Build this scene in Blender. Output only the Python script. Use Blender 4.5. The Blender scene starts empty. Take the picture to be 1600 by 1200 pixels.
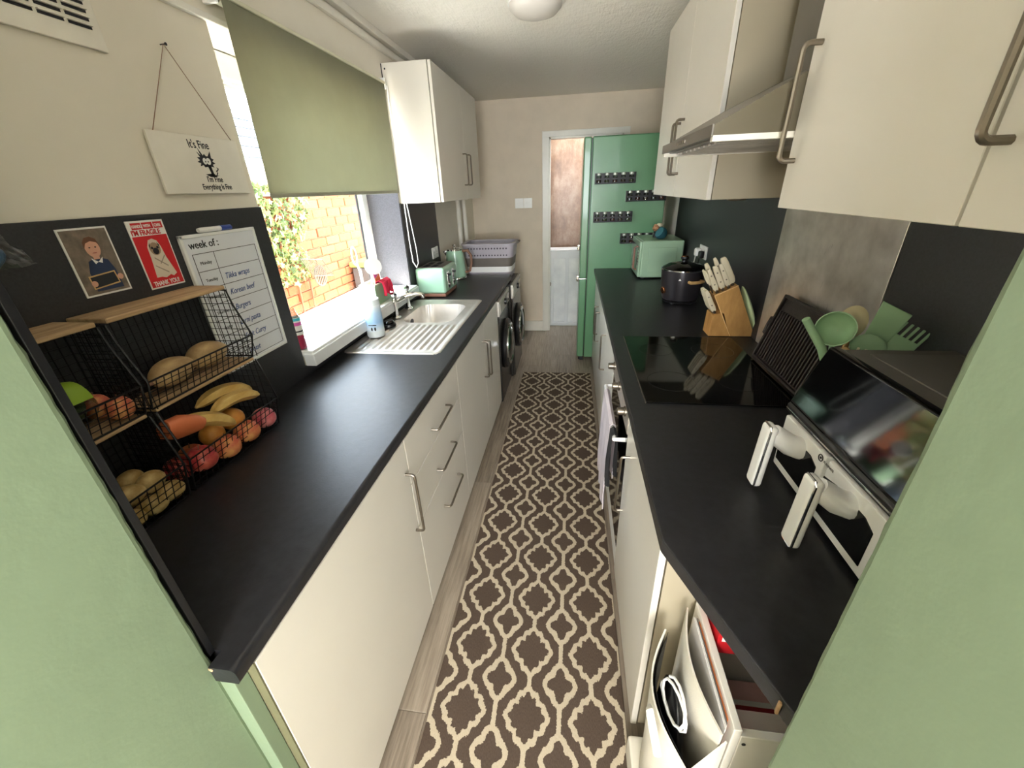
import bpy, bmesh, math, random
from mathutils import Vector, Matrix
random.seed(7)
sc = bpy.context.scene
C = sc.collection
PI = math.pi
FL = -0.04          # floor level
# ------------------------------------------------------------------ camera
cam = bpy.data.cameras.new('camera'); co = bpy.data.objects.new('camera', cam); C.objects.link(co); sc.camera = co
cam.sensor_fit = 'HORIZONTAL'; cam.sensor_width = 36.0; cam.lens = 36.0*631.8/1600.0
cam.clip_start = 0.02; cam.clip_end = 100
fw = Vector((-0.13743579, 0.88989234, -0.43497474)); rt = Vector((0.99014809, 0.13531062, -0.03602484)); up = Vector((-0.02679848, 0.43564051, 0.89972173))
co.matrix_world = Matrix(((rt.x, up.x, -fw.x, 0.0009), (rt.y, up.y, -fw.y, 0.0), (rt.z, up.z, -fw.z, 1.6067), (0, 0, 0, 1)))
# ------------------------------------------------------------------ light
sc.view_settings.view_transform = 'Standard'; sc.view_settings.look = 'None'
sc.view_settings.gamma = 1; sc.view_settings.use_curve_mapping = False
sc.cycles.caustics_reflective = False
sc.view_settings.exposure = 1.2
w = bpy.data.worlds.new('sky'); sc.world = w; w.use_nodes = True
bg = w.node_tree.nodes['Background']; bg.inputs[0].default_value = (0.74, 0.87, 1.0, 1); bg.inputs[1].default_value = 6.0
def lamp(name, kind, loc, energy, col=(1, 1, 1), size=1, sizey=None, target=None, angle=None):
    l = bpy.data.lights.new(name, kind); l.energy = energy; l.color = col
    if kind == 'AREA':
        l.size = size
        if sizey: l.shape = 'RECTANGLE'; l.size_y = sizey
    elif kind == 'SUN': l.angle = angle or 0.01
    else: l.shadow_soft_size = size
    o = bpy.data.objects.new(name, l); C.objects.link(o); o.location = loc
    if target: o.rotation_euler = (Vector(target)-Vector(loc)).to_track_quat('-Z', 'Y').to_euler()
    return o
lamp('sun', 'SUN', (-2.5, 1, 7), 42, (1, .95, .87), target=(-1.5, 1.55, 3.0), angle=.02)
lamp('adjoining_room_window_light', 'AREA', (0.1, -2.44, 1.65), 44, (1, .96, .90), 1.9, 1.3, target=(0, 2, 2.8))
lamp('adjoining_room_fill', 'POINT', (-.1, -1.1, 1.25), 42, (1, .93, .82), .12)  # unseen fill light, added behind the camera to brighten ceiling and upper cabinets
lamp('bathroom_light', 'AREA', (0.1, 5.25, 2.38), 9, (.95, .98, 1), .2, .2, target=(0.05, 5.28, 0))
# ------------------------------------------------------------------ material helpers
def lin(c):
    if isinstance(c, str):
        c = [int(c[i:i+2], 16)/255 for i in (0, 2, 4)]
    return tuple((x/12.92 if x <= .04045 else ((x+.055)/1.055)**2.4) for x in c)+(1,)
class NT:
    def __init__(s, name):
        s.m = bpy.data.materials.new(name); s.m.use_nodes = True
        s.t = s.m.node_tree; s.b = s.t.nodes['Principled BSDF']
    def n(s, k, **kw):
        x = s.t.nodes.new(k)
        for a, v in kw.items(): setattr(x, a, v)
        return x
    def l(s, a, b): s.t.links.new(a, b)
    def val(s, sock, v):
        if isinstance(v, (int, float)): sock.default_value = v
        else: s.l(v, sock)
    def math(s, op, a, b=None, c=None):
        x = s.n('ShaderNodeMath', operation=op)
        s.val(x.inputs[0], a)
        if b is not None: s.val(x.inputs[1], b)
        if c is not None: s.val(x.inputs[2], c)
        return x.outputs[0]
    def coord(s, kind='Object'):
        return s.n('ShaderNodeTexCoord').outputs[kind]
    def mapping(s, vec, scale=(1, 1, 1), loc=(0, 0, 0)):
        m = s.n('ShaderNodeMapping'); s.l(vec, m.inputs[0]); m.inputs['Scale'].default_value = scale; m.inputs['Location'].default_value = loc
        return m.outputs[0]
    def noise(s, vec, scale, detail=4, rough=.55, out='Fac'):
        x = s.n('ShaderNodeTexNoise'); s.l(vec, x.inputs['Vector']); x.inputs['Scale'].default_value = scale
        x.inputs['Detail'].default_value = detail; x.inputs['Roughness'].default_value = rough
        return x.outputs[out]
    def ramp(s, fac, stops):
        r = s.n('ShaderNodeValToRGB'); s.l(fac, r.inputs[0]); e = r.color_ramp.elements
        while len(e) > len(stops): e.remove(e[-1])
        while len(e) < len(stops): e.new(.5)
        for i, (p, c) in enumerate(stops): e[i].position = p; e[i].color = lin(c)
        return r.outputs[0]
    def mix(s, fac, a, b, blend='MIX'):
        x = s.n('ShaderNodeMix', data_type='RGBA', blend_type=blend)
        s.val(x.inputs[0], fac)
        for i, v in ((6, a), (7, b)):
            if isinstance(v, (tuple, str)): x.inputs[i].default_value = lin(v)
            else: s.l(v, x.inputs[i])
        return x.outputs[2]
    def bump(s, h, strength=.3, dist=.01):
        x = s.n('ShaderNodeBump'); s.l(h, x.inputs['Height']); x.inputs['Strength'].default_value = strength; x.inputs['Distance'].default_value = dist
        s.l(x.outputs[0], s.b.inputs['Normal'])
def mat(name, col, rough=.5, metal=0, vary=.04, vscale=6, bump=0, bscale=60, bdist=.004, coat=0, trans=0, alpha=1, spec=None, emit=0, ior=None, sss=0, aniso=None):
    n = NT(name); b = n.b
    base = lin(col)
    if vary:
        v = n.noise(n.coord(), vscale)
        f = [max(0, x*(1-vary*2)) for x in base[:3]]; g = [min(1, x*(1+vary*2)) for x in base[:3]]
        r = n.n('ShaderNodeValToRGB'); n.l(v, r.inputs[0]); e = r.color_ramp.elements
        e[0].position = .3; e[0].color = (*f, 1); e[1].position = .7; e[1].color = (*g, 1)
        n.l(r.outputs[0], b.inputs['Base Color'])
    else: b.inputs['Base Color'].default_value = base
    b.inputs['Roughness'].default_value = rough; b.inputs['Metallic'].default_value = metal
    if coat: b.inputs['Coat Weight'].default_value = coat; b.inputs['Coat Roughness'].default_value = .05
    if trans: b.inputs['Transmission Weight'].default_value = trans
    if alpha < 1: b.inputs['Alpha'].default_value = alpha
    if spec is not None: b.inputs['Specular IOR Level'].default_value = spec
    if ior: b.inputs['IOR'].default_value = ior
    if emit: b.inputs['Emission Color'].default_value = base; b.inputs['Emission Strength'].default_value = emit
    if bump:
        v = n.coord()
        if aniso: v = n.mapping(v, aniso)
        n.bump(n.noise(v, bscale), bump, bdist)
    return n.m
def glass_mat(name, tint='ffffff', refl=.5):
    n = NT(name); t = n.t
    tr = n.n('ShaderNodeBsdfTransparent'); tr.inputs[0].default_value = lin(tint)
    gl = n.n('ShaderNodeBsdfGlossy'); gl.inputs['Roughness'].default_value = .02
    lw = n.n('ShaderNodeLayerWeight'); lw.inputs['Blend'].default_value = .5
    fr = n.math('ADD', .04, n.math('MULTIPLY', n.math('POWER', lw.outputs['Facing'], 5), .9))
    mx = n.n('ShaderNodeMixShader'); n.l(n.math('MULTIPLY', fr, refl), mx.inputs[0])
    n.l(tr.outputs[0], mx.inputs[1]); n.l(gl.outputs[0], mx.inputs[2])
    n.l(mx.outputs[0], t.nodes['Material Output'].inputs[0])
    return n.m
M = {}
M['green_wall'] = mat('sage_wall_paint', '73836a', .55, bump=.25, bscale=25, bdist=.004, vary=.03, vscale=3)
M['cream_wall'] = mat('cream_wall_paint', 'e3dccd', .6, bump=.15, bscale=30, bdist=.003, vary=.02, vscale=2)
M['beige_wall'] = mat('beige_wall_paint', 'dfd0bb', .6, bump=.1, bscale=30, bdist=.003, vary=.02)
M['white_gloss'] = mat('white_gloss_paint', 'e6e2d8', .3, vary=.02)
M['white_trim'] = mat('white_satin_trim', 'e6e1d5', .4, vary=.03)
M['upvc'] = mat('white_upvc', 'eef0ee', .25, vary=.01)
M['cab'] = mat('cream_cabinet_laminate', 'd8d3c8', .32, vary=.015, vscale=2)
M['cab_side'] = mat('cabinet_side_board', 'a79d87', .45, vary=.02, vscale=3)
M['carcass'] = mat('cabinet_carcass_board', 'cfc8b6', .5)
M['brush'] = mat('brushed_nickel', '857d72', .36, 1, vary=.05, vscale=30)
M['chrome'] = mat('chrome', 'd8d8d8', .08, 1, vary=0)
M['black_metal'] = mat('black_metal', '17171a', .4, .4, vary=.1)
M['black_plastic'] = mat('black_plastic', '121214', .35, vary=.1)
M['black_gloss'] = mat('black_gloss', '060607', .06, vary=0)
M['dark_panel'] = mat('black_stone_laminate', '2b2b2e', .42, vary=.12, vscale=180, bump=.04, bscale=220, bdist=.002)
M['worktop'] = mat('black_slate_worktop', '1e1e21', .40, vary=.16, vscale=45, bump=.10, bscale=160, bdist=.002)
M['grey_reveal'] = mat('grey_reveal_panel', '3f3d43', .55, vary=.15, vscale=150)
M['green_fridge'] = mat('retro_green_enamel', '608f68', .3, vary=.02, coat=.3)
M['mint'] = mat('mint_enamel', '9dba9c', .28, vary=.02, coat=.3)
M['sage_plastic'] = mat('sage_silicone', '9fc49b', .5, vary=.03)
M['white_plastic'] = mat('white_plastic', 'f2f1ee', .3, vary=.01)
M['grey_plastic'] = mat('grey_plastic', '6d6862', .5)
M['wood'] = None
def wood(name, a, b, scale=(3, 40, 40), rough=.5, axis=None):
    n = NT(name); v = n.mapping(n.coord(), scale)
    f = n.noise(v, 1.6, 6, .65)
    oi = n.n('ShaderNodeObjectInfo')
    f2 = n.math('ADD', f, n.math('MULTIPLY', n.math('SUBTRACT', oi.outputs['Random'], .5), .22))
    n.l(n.ramp(f2, [(.28, a), (.72, b)]), n.b.inputs['Base Color']); n.b.inputs['Roughness'].default_value = rough
    n.bump(f, .12, .002)
    return n.m
M['floor'] = wood('grey_oak_laminate', '695d50', 'a09282', (45, 2.5, 10), .42)
M['plank'] = wood('rustic_pine_board', '8a6a48', 'c4a47c', (45, 4, 45), .6)
M['bamboo'] = wood('bamboo_block', 'a5773f', 'd4a566', (10, 10, 3), .4)
M['lightwood'] = wood('beech_handle', 'b98d55', 'd9b47c', (8, 30, 8), .4)
M['walnut'] = wood('walnut_brown', '6a4a38', '96705a', (20, 20, 4), .45)
M['copper_wood'] = mat('copper_brown_base', '8a5f4c', .4)
def steel_mat(name, col, rough, stretch, met=1):
    n = NT(name); v = n.mapping(n.coord(), stretch); f = n.noise(v, 8, 5)
    n.l(n.ramp(n.noise(n.coord(), 7, 4), [(.3, col), (.75, 'ece6e0')]), n.b.inputs['Base Color'])
    n.b.inputs['Metallic'].default_value = met
    n.l(n.math('ADD', n.math('MULTIPLY', f, .25), rough-.12), n.b.inputs['Roughness']); n.bump(f, .04, .001)
    return n.m
M['steel'] = steel_mat('brushed_steel_sheet', 'b4ada6', .32, (2, 60, 2), .7)
M['sink'] = steel_mat('sink_steel', 'd6d0c6', .50, (3, 3, 3))
M['hood'] = mat('hood_grey_steel', '858079', .35, .85, vary=.03)
M['glass'] = glass_mat('window_glass', 'ffffff', .07)
M['jar_glass'] = glass_mat('jar_glass', 'dfe8e0', .9)
M['clear'] = glass_mat('clear_plastic_film', 'd8dcdc', 1.6)
M['lilac'] = mat('pale_lilac_plastic', 'b3adb6', .4)
M['towel'] = mat('lilac_grey_towel', 'c9bfc4', .95, bump=.5, bscale=300, bdist=.003)
M['dark_towel'] = mat('black_towel', '1f1e20', .95, bump=.5, bscale=300, bdist=.003)
M['paper'] = mat('white_paper', 'e9e7e2', .6, vary=.01)
M['ink'] = mat('black_ink', '15151c', .6, vary=0)
M['blue_ink'] = mat('blue_marker_ink', '2b4a8c', .6, vary=0)
M['blue'] = mat('blue_plastic', '1f3f9a', .35)
M['teal'] = mat('teal_fabric', '0f444f', .8)
M['red'] = mat('red_print', 'c81e26', .5, vary=.02)
M['red_cloth'] = mat('crimson_cloth', 'c2203f', .85, bump=.4, bscale=200)
M['pink'] = mat('magenta_print', 'd45aa8', .5)
M['orange'] = mat('orange_print', 'e88850', .5)
M['blind'] = mat('sage_blind_fabric', '9a9a86', .85, vary=.02, bump=.06, bscale=400, bdist=.001)
M['enamel_white'] = mat('white_bath_panel', 'e9edf0', .22, vary=.01)
def ceiling_mat():
    n = NT('artex_ceiling'); v = n.coord()
    n.b.inputs['Base Color'].default_value = lin('f1ece3'); n.b.inputs['Roughness'].default_value = .75
    a = n.noise(v, 18, 5, .6); b = n.noise(n.mapping(v, (30, 6, 1)), 3, 3)
    n.bump(n.math('ADD', a, n.math('MULTIPLY', b, .6)), .4, .012)
    return n.m
M['ceiling'] = ceiling_mat()
def marble_mat():
    n = NT('brown_marble_wall_panel'); v = n.coord()
    d = n.noise(v, 2.2, 8, .7); e = n.noise(n.mapping(v, (3, 1, 1)), 5, 8, .7)
    f = n.math('ADD', n.math('MULTIPLY', d, .6), n.math('MULTIPLY', e, .4))
    n.l(n.ramp(f, [(.3, '4f3a2e'), (.5, '8a6d59'), (.68, 'b09a86')]), n.b.inputs['Base Color']); n.b.inputs['Roughness'].default_value = .3
    return n.m
M['marble'] = marble_mat()
def brick_mat():
    n = NT('orange_brick'); oi = n.n('ShaderNodeObjectInfo')
    c = n.ramp(oi.outputs['Random'], [(0, '94482c'), (.35, 'a85638'), (.7, 'b46a48'), (1, '84402e')])
    f = n.noise(n.coord('Generated'), 6, 5)
    n.l(n.mix(n.math('MULTIPLY', f, .3), c, 'c89a78'), n.b.inputs['Base Color']); n.b.inputs['Roughness'].default_value = .9
    n.bump(f, .4, .01)
    return n.m
M['brick'] = brick_mat()
M['mortar'] = mat('pale_mortar', 'b0a28e', .95, bump=.4)
M['leaf'] = None
def leaf_mat():
    n = NT('variegated_ivy_leaf'); g = n.n('ShaderNodeNewGeometry')
    n.l(n.ramp(g.outputs['Random Per Island'], [(0, '33491f'), (.4, '566e30'), (.75, '8d9c58'), (1, 'c0c694')]), n.b.inputs['Base Color']); n.b.inputs['Roughness'].default_value = .5
    return n.m
M['leaf'] = leaf_mat()
M['slate'] = mat('grey_slate_tile', '565c64', .7, vary=.1)
def rug_mat(p, x0, y0):
    n = NT('trellis_rug'); geo = n.n('ShaderNodeNewGeometry').outputs['Position']
    sp = n.n('ShaderNodeSeparateXYZ')
    wob = n.noise(geo, 160, 2, .6, 'Color')
    va = n.n('ShaderNodeVectorMath', operation='MULTIPLY_ADD'); n.l(wob, va.inputs[0]); va.inputs[1].default_value = (.010, .016, 0); n.l(geo, va.inputs[2])
    n.l(va.outputs[0], sp.inputs[0])
    X = n.math('DIVIDE', n.math('SUBTRACT', sp.outputs[0], x0+.005), p); Y = n.math('DIVIDE', n.math('SUBTRACT', sp.outputs[1], y0+.008), p)
    def cell(off):
        u = n.math('SUBTRACT', n.math('FRACT', n.math('ADD', X, off+20.5)), .5)
        v = n.math('SUBTRACT', n.math('FRACT', n.math('ADD', Y, off+20.5)), .5)
        return u, v
    def polar(u, v, a, b):
        su = n.math('DIVIDE', u, a); sv = n.math('DIVIDE', v, b)
        d = n.math('SQRT', n.math('ADD', n.math('MULTIPLY', su, su), n.math('MULTIPLY', sv, sv)))
        return d, n.math('ARCTAN2', sv, su)
    def cosk(th, k, amp): return n.math('MULTIPLY', n.math('COSINE', n.math('MULTIPLY', th, k)), amp)
    def ring(off, a, b, inner, outer, stemv, stemw):
        u, v = cell(off); d, th = polar(u, v, a, b)
        ri = n.math('ADD', inner[0], n.math('ADD', cosk(th, 4, inner[1]), cosk(th, 12, inner[2])))
        ro = n.math('ADD', outer[0], n.math('ADD', cosk(th, 4, outer[1]), cosk(th, 12, outer[2])))
        r = n.math('MULTIPLY', n.math('GREATER_THAN', d, ri), n.math('LESS_THAN', d, ro))
        st = n.math('MULTIPLY', n.math('GREATER_THAN', n.math('ABSOLUTE', v), stemv), n.math('LESS_THAN', n.math('ABSOLUTE', u), stemw))
        return n.math('MAXIMUM', r, st)
    L = ring(0, .28, .335, (.86, .105, .075), (1.15, .11, .05), .40, .036)
    S = ring(.5, .20, .25, (.84, .20, 0), (1.27, .14, .02), .33, .036)
    k = n.math('MAXIMUM', L, S)
    fib = n.noise(n.mapping(geo, (500, 120, 1)), 1, 2)
    dark = n.mix(fib, '42372f', '5f5147'); light = n.mix(fib, 'a89a85', 'c6b9a3')
    n.l(n.mix(k, dark, light), n.b.inputs['Base Color']); n.b.inputs['Roughness'].default_value = .95
    n.b.inputs['Specular IOR Level'].default_value = .1
    n.bump(n.math('ADD', fib, n.math('MULTIPLY', k, .6)), .5, .003)
    return n.m
M['rug'] = rug_mat(.2232, -.111, 1.415)
# ------------------------------------------------------------------ mesh helpers
class B:
    def __init__(s): s.b = bmesh.new()
    def box(s, x0, y0, z0, x1, y1, z1, bev=0, seg=2, rot=None, piv=None):
        t = bmesh.new(); bmesh.ops.create_cube(t, size=1)
        for v in t.verts: v.co = Vector((x0+(v.co.x+.5)*(x1-x0), y0+(v.co.y+.5)*(y1-y0), z0+(v.co.z+.5)*(z1-z0)))
        if bev: bmesh.ops.bevel(t, geom=t.edges[:], offset=bev, segments=seg, profile=.5, affect='EDGES')
        return s.add(t, rot, piv)
    def add(s, t, rot=None, piv=None):
        if rot is not None:
            p = Vector(piv or (0, 0, 0))
            for v in t.verts: v.co = p + rot @ (v.co-p)
        me = bpy.data.meshes.new('t'); t.to_mesh(me); t.free(); s.b.from_mesh(me); bpy.data.meshes.remove(me); return s
    def lathe(s, prof, c=(0, 0, 0), seg=32, axis='z', cap=True, sx=1, sy=1):
        t = bmesh.new(); rings = []
        for r, h in prof:
            rings.append([t.verts.new((r*math.cos(2*PI*i/seg)*sx, r*math.sin(2*PI*i/seg)*sy, h)) for i in range(seg)])
        for a, b in zip(rings, rings[1:]):
            for i in range(seg): t.faces.new((a[i], a[(i+1) % seg], b[(i+1) % seg], b[i]))
        if cap: t.faces.new(rings[0][::-1]); t.faces.new(rings[-1])
        R = {'z': Matrix.Identity(3), 'x': Matrix.Rotation(PI/2, 3, 'Y'), 'y': Matrix.Rotation(-PI/2, 3, 'X')}[axis] if isinstance(axis, str) else Vector((0, 0, 1)).rotation_difference(Vector(axis)).to_matrix()
        for v in t.verts: v.co = R @ v.co + Vector(c)
        return s.add(t)
    def tube(s, pts, r, seg=8, closed=False, flat=1):
        pts = [Vector(p) for p in pts]; n = len(pts); t = bmesh.new(); rings = []; ref = None
        for i, p in enumerate(pts):
            if closed: d = (pts[(i+1) % n]-pts[i-1])
            else: d = pts[min(i+1, n-1)]-pts[max(i-1, 0)]
            d.normalize()
            if ref is None: ref = d.orthogonal().normalized()
            ref = (ref - d*ref.dot(d))
            if ref.length < 1e-5: ref = d.orthogonal()
            ref.normalize(); q = d.cross(ref)
            rr = r[i] if isinstance(r, (list, tuple)) else r
            rings.append([t.verts.new(p + ref*rr*math.cos(2*PI*k/seg) + q*rr*flat*math.sin(2*PI*k/seg)) for k in range(seg)])
        for i in range(n if closed else n-1):
            a, b = rings[i], rings[(i+1) % n]
            for k in range(seg): t.faces.new((a[k], a[(k+1) % seg], b[(k+1) % seg], b[k]))
        if not closed: t.faces.new(rings[0][::-1]); t.faces.new(rings[-1])
        return s.add(t)
    def prism(s, poly, axis, a0, a1, bev=0):
        """poly of 2D points; axis 'x' -> (y,z), 'y' -> (x,z), 'z' -> (x,y)"""
        def P(u, v, a): return {'x': (a, u, v), 'y': (u, a, v), 'z': (u, v, a)}[axis]
        t = bmesh.new(); A = [t.verts.new(P(u, v, a0)) for u, v in poly]; D = [t.verts.new(P(u, v, a1)) for u, v in poly]
        t.faces.new(A); t.faces.new(D[::-1]); n = len(poly)
        for i in range(n): t.faces.new((A[i], D[i], D[(i+1) % n], A[(i+1) % n]))
        bmesh.ops.recalc_face_normals(t, faces=t.faces[:])
        if bev: bmesh.ops.bevel(t, geom=t.edges[:], offset=bev, segments=2, profile=.5, affect='EDGES')
        return s.add(t)
    def ball(s, c, rx, ry, rz, seg=20, rings=12, rot=None, warp=0):
        t = bmesh.new(); bmesh.ops.create_uvsphere(t, u_segments=seg, v_segments=rings, radius=1)
        ph = random.random()*9
        for v in t.verts:
            k = 1 + warp*math.sin(3*v.co.x+ph)*math.cos(2.3*v.co.y+ph*2)+warp*.6*math.sin(4*v.co.z+ph)
            v.co = Vector((v.co.x*rx*k, v.co.y*ry*k, v.co.z*rz*k))
            if rot: v.co = rot @ v.co
            v.co += Vector(c)
        return s.add(t)
    def face(s, pts):
        vs = [s.b.verts.new(p) for p in pts]; s.b.faces.new(vs); return s
def obj(name, bb, m, parent=None, smooth=True, **props):
    bm = bb.b if isinstance(bb, B) else bb
    bmesh.ops.recalc_face_normals(bm, faces=bm.faces[:])
    me = bpy.data.meshes.new(name); bm.to_mesh(me); bm.free()
    o = bpy.data.objects.new(name, me); C.objects.link(o)
    if m: me.materials.append(M[m] if isinstance(m, str) else m)
    if smooth:
        me.polygons.foreach_set('use_smooth', [True]*len(me.polygons))
        try: me.set_sharp_from_angle(angle=math.radians(35))
        except Exception: pass
        if len(me.polygons) < 3000:
            wn = o.modifiers.new('wn', 'WEIGHTED_NORMAL'); wn.keep_sharp = True; wn.weight = 80
    if parent is not None: attach(o, parent)
    else:
        if len(me.vertices):
            xs = [v.co for v in me.vertices]
            c = Vector(((min(v.x for v in xs)+max(v.x for v in xs))/2, (min(v.y for v in xs)+max(v.y for v in xs))/2, min(v.z for v in xs)))
            me.transform(Matrix.Translation(-c)); o.location = c
    for k, v in props.items(): o[k] = v
    return o
def wpos(o):
    m = o.matrix_basis.copy()
    while o.parent:
        m = o.parent.matrix_basis @ o.matrix_parent_inverse @ m
        o = o.parent
    return m
def attach(o, parent):
    o.parent = parent
    # chain of parents: world of the parent is pure translation / rotation known at this time
    o.matrix_parent_inverse = wpos(parent).inverted()
def thing(name, label, cat, loc=(0, 0, 0), group=None):
    o = bpy.data.objects.new(name, None); C.objects.link(o); o.location = loc; o.empty_display_size = .05
    o['label'] = label; o['category'] = cat
    if group: o['group'] = group
    return o
def tag(o, label, cat, group=None):
    o['label'] = label; o['category'] = cat
    if group: o['group'] = group
    return o
def S(name, bb, m, parent=None, smooth=False):
    o = obj(name, bb, m, parent, smooth)
    if parent is None: o['kind'] = 'structure'
    return o
def dup(root, loc, label=None, rotz=None):
    r = root.copy(); C.objects.link(r); r.location = loc
    if rotz is not None: r.rotation_euler = (0, 0, rotz)
    if label: r['label'] = label
    for ch in list(root.children):
        c = ch.copy(); C.objects.link(c); c.parent = r
        for g in ch.children:
            d = g.copy(); C.objects.link(d); d.parent = c
    return r
def text(body, size, m, parent, o, xdir=(0, 1, 0), ydir=(0, 0, 1), name='lettering', shear=0, ext=.0004, align='LEFT', bold=0, sx=1):
    cu = bpy.data.curves.new(name, 'FONT'); cu.body = body; cu.size = size; cu.align_x = align; cu.shear = shear; cu.extrude = ext; cu.offset = bold
    t = bpy.data.objects.new(name+'_c', cu); C.objects.link(t)
    dg = bpy.context.evaluated_depsgraph_get(); me = bpy.data.meshes.new_from_object(t.evaluated_get(dg))
    bpy.data.objects.remove(t)
    x = Vector(xdir).normalized(); y = Vector(ydir).normalized(); z = x.cross(y)
    mw = Matrix(((x.x*sx, y.x, z.x, o[0]), (x.y*sx, y.y, z.y, o[1]), (x.z*sx, y.z, z.z, o[2]), (0, 0, 0, 1)))
    me.transform(mw); ob = bpy.data.objects.new(name, me); C.objects.link(ob); me.materials.clear(); me.materials.append(M[m])
    if parent is not None: attach(ob, parent)
    return ob
def flat(name, polys, m, parent, plane, d0, d1):
    b = B()
    for p in polys: b.prism(p, plane, d0, d1)
    return obj(name, b, m, parent, False)
def ell(cx, cy, rx, ry, n=16, a0=0):
    return [(cx+rx*math.cos(2*PI*i/n+a0), cy+ry*math.sin(2*PI*i/n+a0)) for i in range(n)]
def dhandle(name, p0, p1, out, parent, r=.005, proj=.032):
    """bow handle between two points, standing off along out"""
    p0 = Vector(p0); p1 = Vector(p1); o = Vector(out).normalized(); d = (p1-p0).normalized(); q = .012
    pts = [p0, p0+o*(proj-q)]
    for i in range(1, 4):
        a = i/4*PI/2; pts.append(p0+o*(proj-q)+o*q*math.sin(a)+d*q*(1-math.cos(a)))
    pts.append(p0+o*proj+d*q); pts.append(p1+o*proj-d*q)
    for i in range(1, 4):
        a = i/4*PI/2; pts.append(p1+o*(proj-q)+o*q*math.cos(a)-d*q*(1-math.sin(a)))
    pts += [p1+o*(proj-q), p1]
    return obj(name, B().tube(pts, r, 8), 'brush', parent)
# ================================================================== SETTING
LX = -1.136; RX = 0.90; CZ = 2.435; BY = 4.954
fl = S('floor', B().box(-2.2, -2.6, FL-.06, 1.8, 6.7, FL-.004), 'mortar')
pl0 = None; random.seed(3)
for i in range(13):
    x0 = -1.30+i*.168; off = [0, .62, .31, .93][i % 4]
    for j in range(-1, 6):
        y0 = .1+off+j*1.24-.62
        if y0 > 5.0: continue
        if pl0 is None:
            pl0 = S('floor_plank', B().box(0, 0, -.008, .1665, 1.2385, .0, .0012, 1), 'floor', fl); o = pl0
        else:
            o = pl0.copy(); C.objects.link(o)
        o.matrix_parent_inverse = wpos(fl).inverted(); o.location = (x0, y0, FL)
S('ceiling', B().box(-1.42, .30, CZ, 1.0, 5.1, CZ+.08), 'ceiling')
# left wall with window opening y 1.47..2.79, z 1.0..2.12
b = B(); b.box(-1.42, .30, FL, LX, 1.47, CZ); b.box(-1.42, 2.79, FL, LX, 5.05, CZ); b.box(-1.42, 1.47, FL, LX, 2.79, .985); b.box(-1.42, 1.47, 2.122, LX, 2.79, CZ)
wl = S('wall_left', b, 'cream_wall')
S('wall_right', B().box(RX, .30, FL, RX+.15, 5.05, CZ), 'cream_wall')
b = B(); b.box(-1.4, BY, FL, -.268, BY+.1, CZ); b.box(.50, BY, FL, RX+.1, BY+.1, CZ); b.box(-.268, BY, 2.078, .50, BY+.1, CZ)
S('wall_back', b, 'beige_wall')
# green front walls with slightly chipped jamb edges
def jamb_wall(name, x_far, x_j, sgn):
    t = bmesh.new(); rows = []; N = 150; n_ = 8; e = 0; f = 0
    for k in range(N+1):
        z = FL+(CZ-FL)*k/N
        e = e*.75+random.uniform(-1, 1)*.0016; f = f*.75+random.uniform(-1, 1)*.0012
        rows.append([t.verts.new(c) for c in ((x_far, -.06, z), (x_j, -.06, z), (x_j, .332, z), (x_j-sgn*.0012, .337+e*.5, z), (x_j-sgn*(.006+f), .341+e, z), (x_j-sgn*.014, .343, z), (x_far, .343, z))])
    n_ = 7
    for a, c in zip(rows, rows[1:]):
        for i in range(n_): t.faces.new((a[i], a[(i+1) % n_], c[(i+1) % n_], c[i]))
    t.faces.new(rows[0]); t.faces.new(rows[-1])
    return S(name, t, 'green_wall', None, False)
jamb_wall('wall_front_left', -2.1, -.592, 1)
S('trim_4', B().box(-.5985, .3365, FL, -.5655, .3640, .8615, .001), 'green_wall')
jamb_wall('wall_front_right', 1.7, .3075, -1)
# worn patches on the right jamb edge
# adjoining room (behind the camera)
S('wall_room_left', B().box(-2.2, -2.6, FL, -2.1, .34, CZ), 'cream_wall')
S('wall_room_right', B().box(1.7, -2.6, FL, 1.8, .34, CZ), 'cream_wall')
b = B(); b.box(-2.2, -2.6, FL, -.95, -2.5, CZ); b.box(1.15, -2.6, FL, 1.8, -2.5, CZ); b.box(-.95, -2.6, FL, 1.15, -2.5, .9); b.box(-.95, -2.6, 2.3, 1.15, -2.5, CZ)
S('wall_room_back', b, 'cream_wall')
S('ceiling_room', B().box(-2.2, -2.6, CZ, 1.8, .30, CZ+.08), 'ceiling')
# bathroom beyond the door
b = B(); b.box(-.9, 5.05, FL, -.8, 6.7, CZ); S('wall_bathroom_left', b, 'enamel_white')
S('wall_bathroom_right', B().box(.9, 5.05, FL, 1.0, 6.7, CZ), 'enamel_white')
wm = S('wall_bathroom_back', B().box(-.9, 5.75, FL, 1.0, 5.85, CZ), 'marble')
S('ceiling_bathroom', B().box(-.9, 5.05, CZ, 1.0, 5.85, CZ+.08), 'ceiling')
# door frame
b = B(); b.box(-.338, BY-.018, FL, -.262, BY, 2.078, .004); b.box(-.338, BY-.018, 2.075, .56, BY, 2.132, .004); b.box(.50, BY-.018, FL, .56, BY, 2.078, .004)
b.box(-.268, BY, FL, -.250, BY+.1, 2.078); b.box(.482, BY, FL, .50, BY+.1, 2.078); b.box(-.268, BY, 2.060, .50, BY+.1, 2.078)
d1 = S('door_1', b, 'white_gloss')
S('door_strike', B().box(-.251, BY+.03, .52, -.240, BY+.05, .56), 'brush', d1)
S('baseboard_back', B().box(LX, BY-.014, FL, -.338, BY, .088, .004), 'white_trim')
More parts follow.
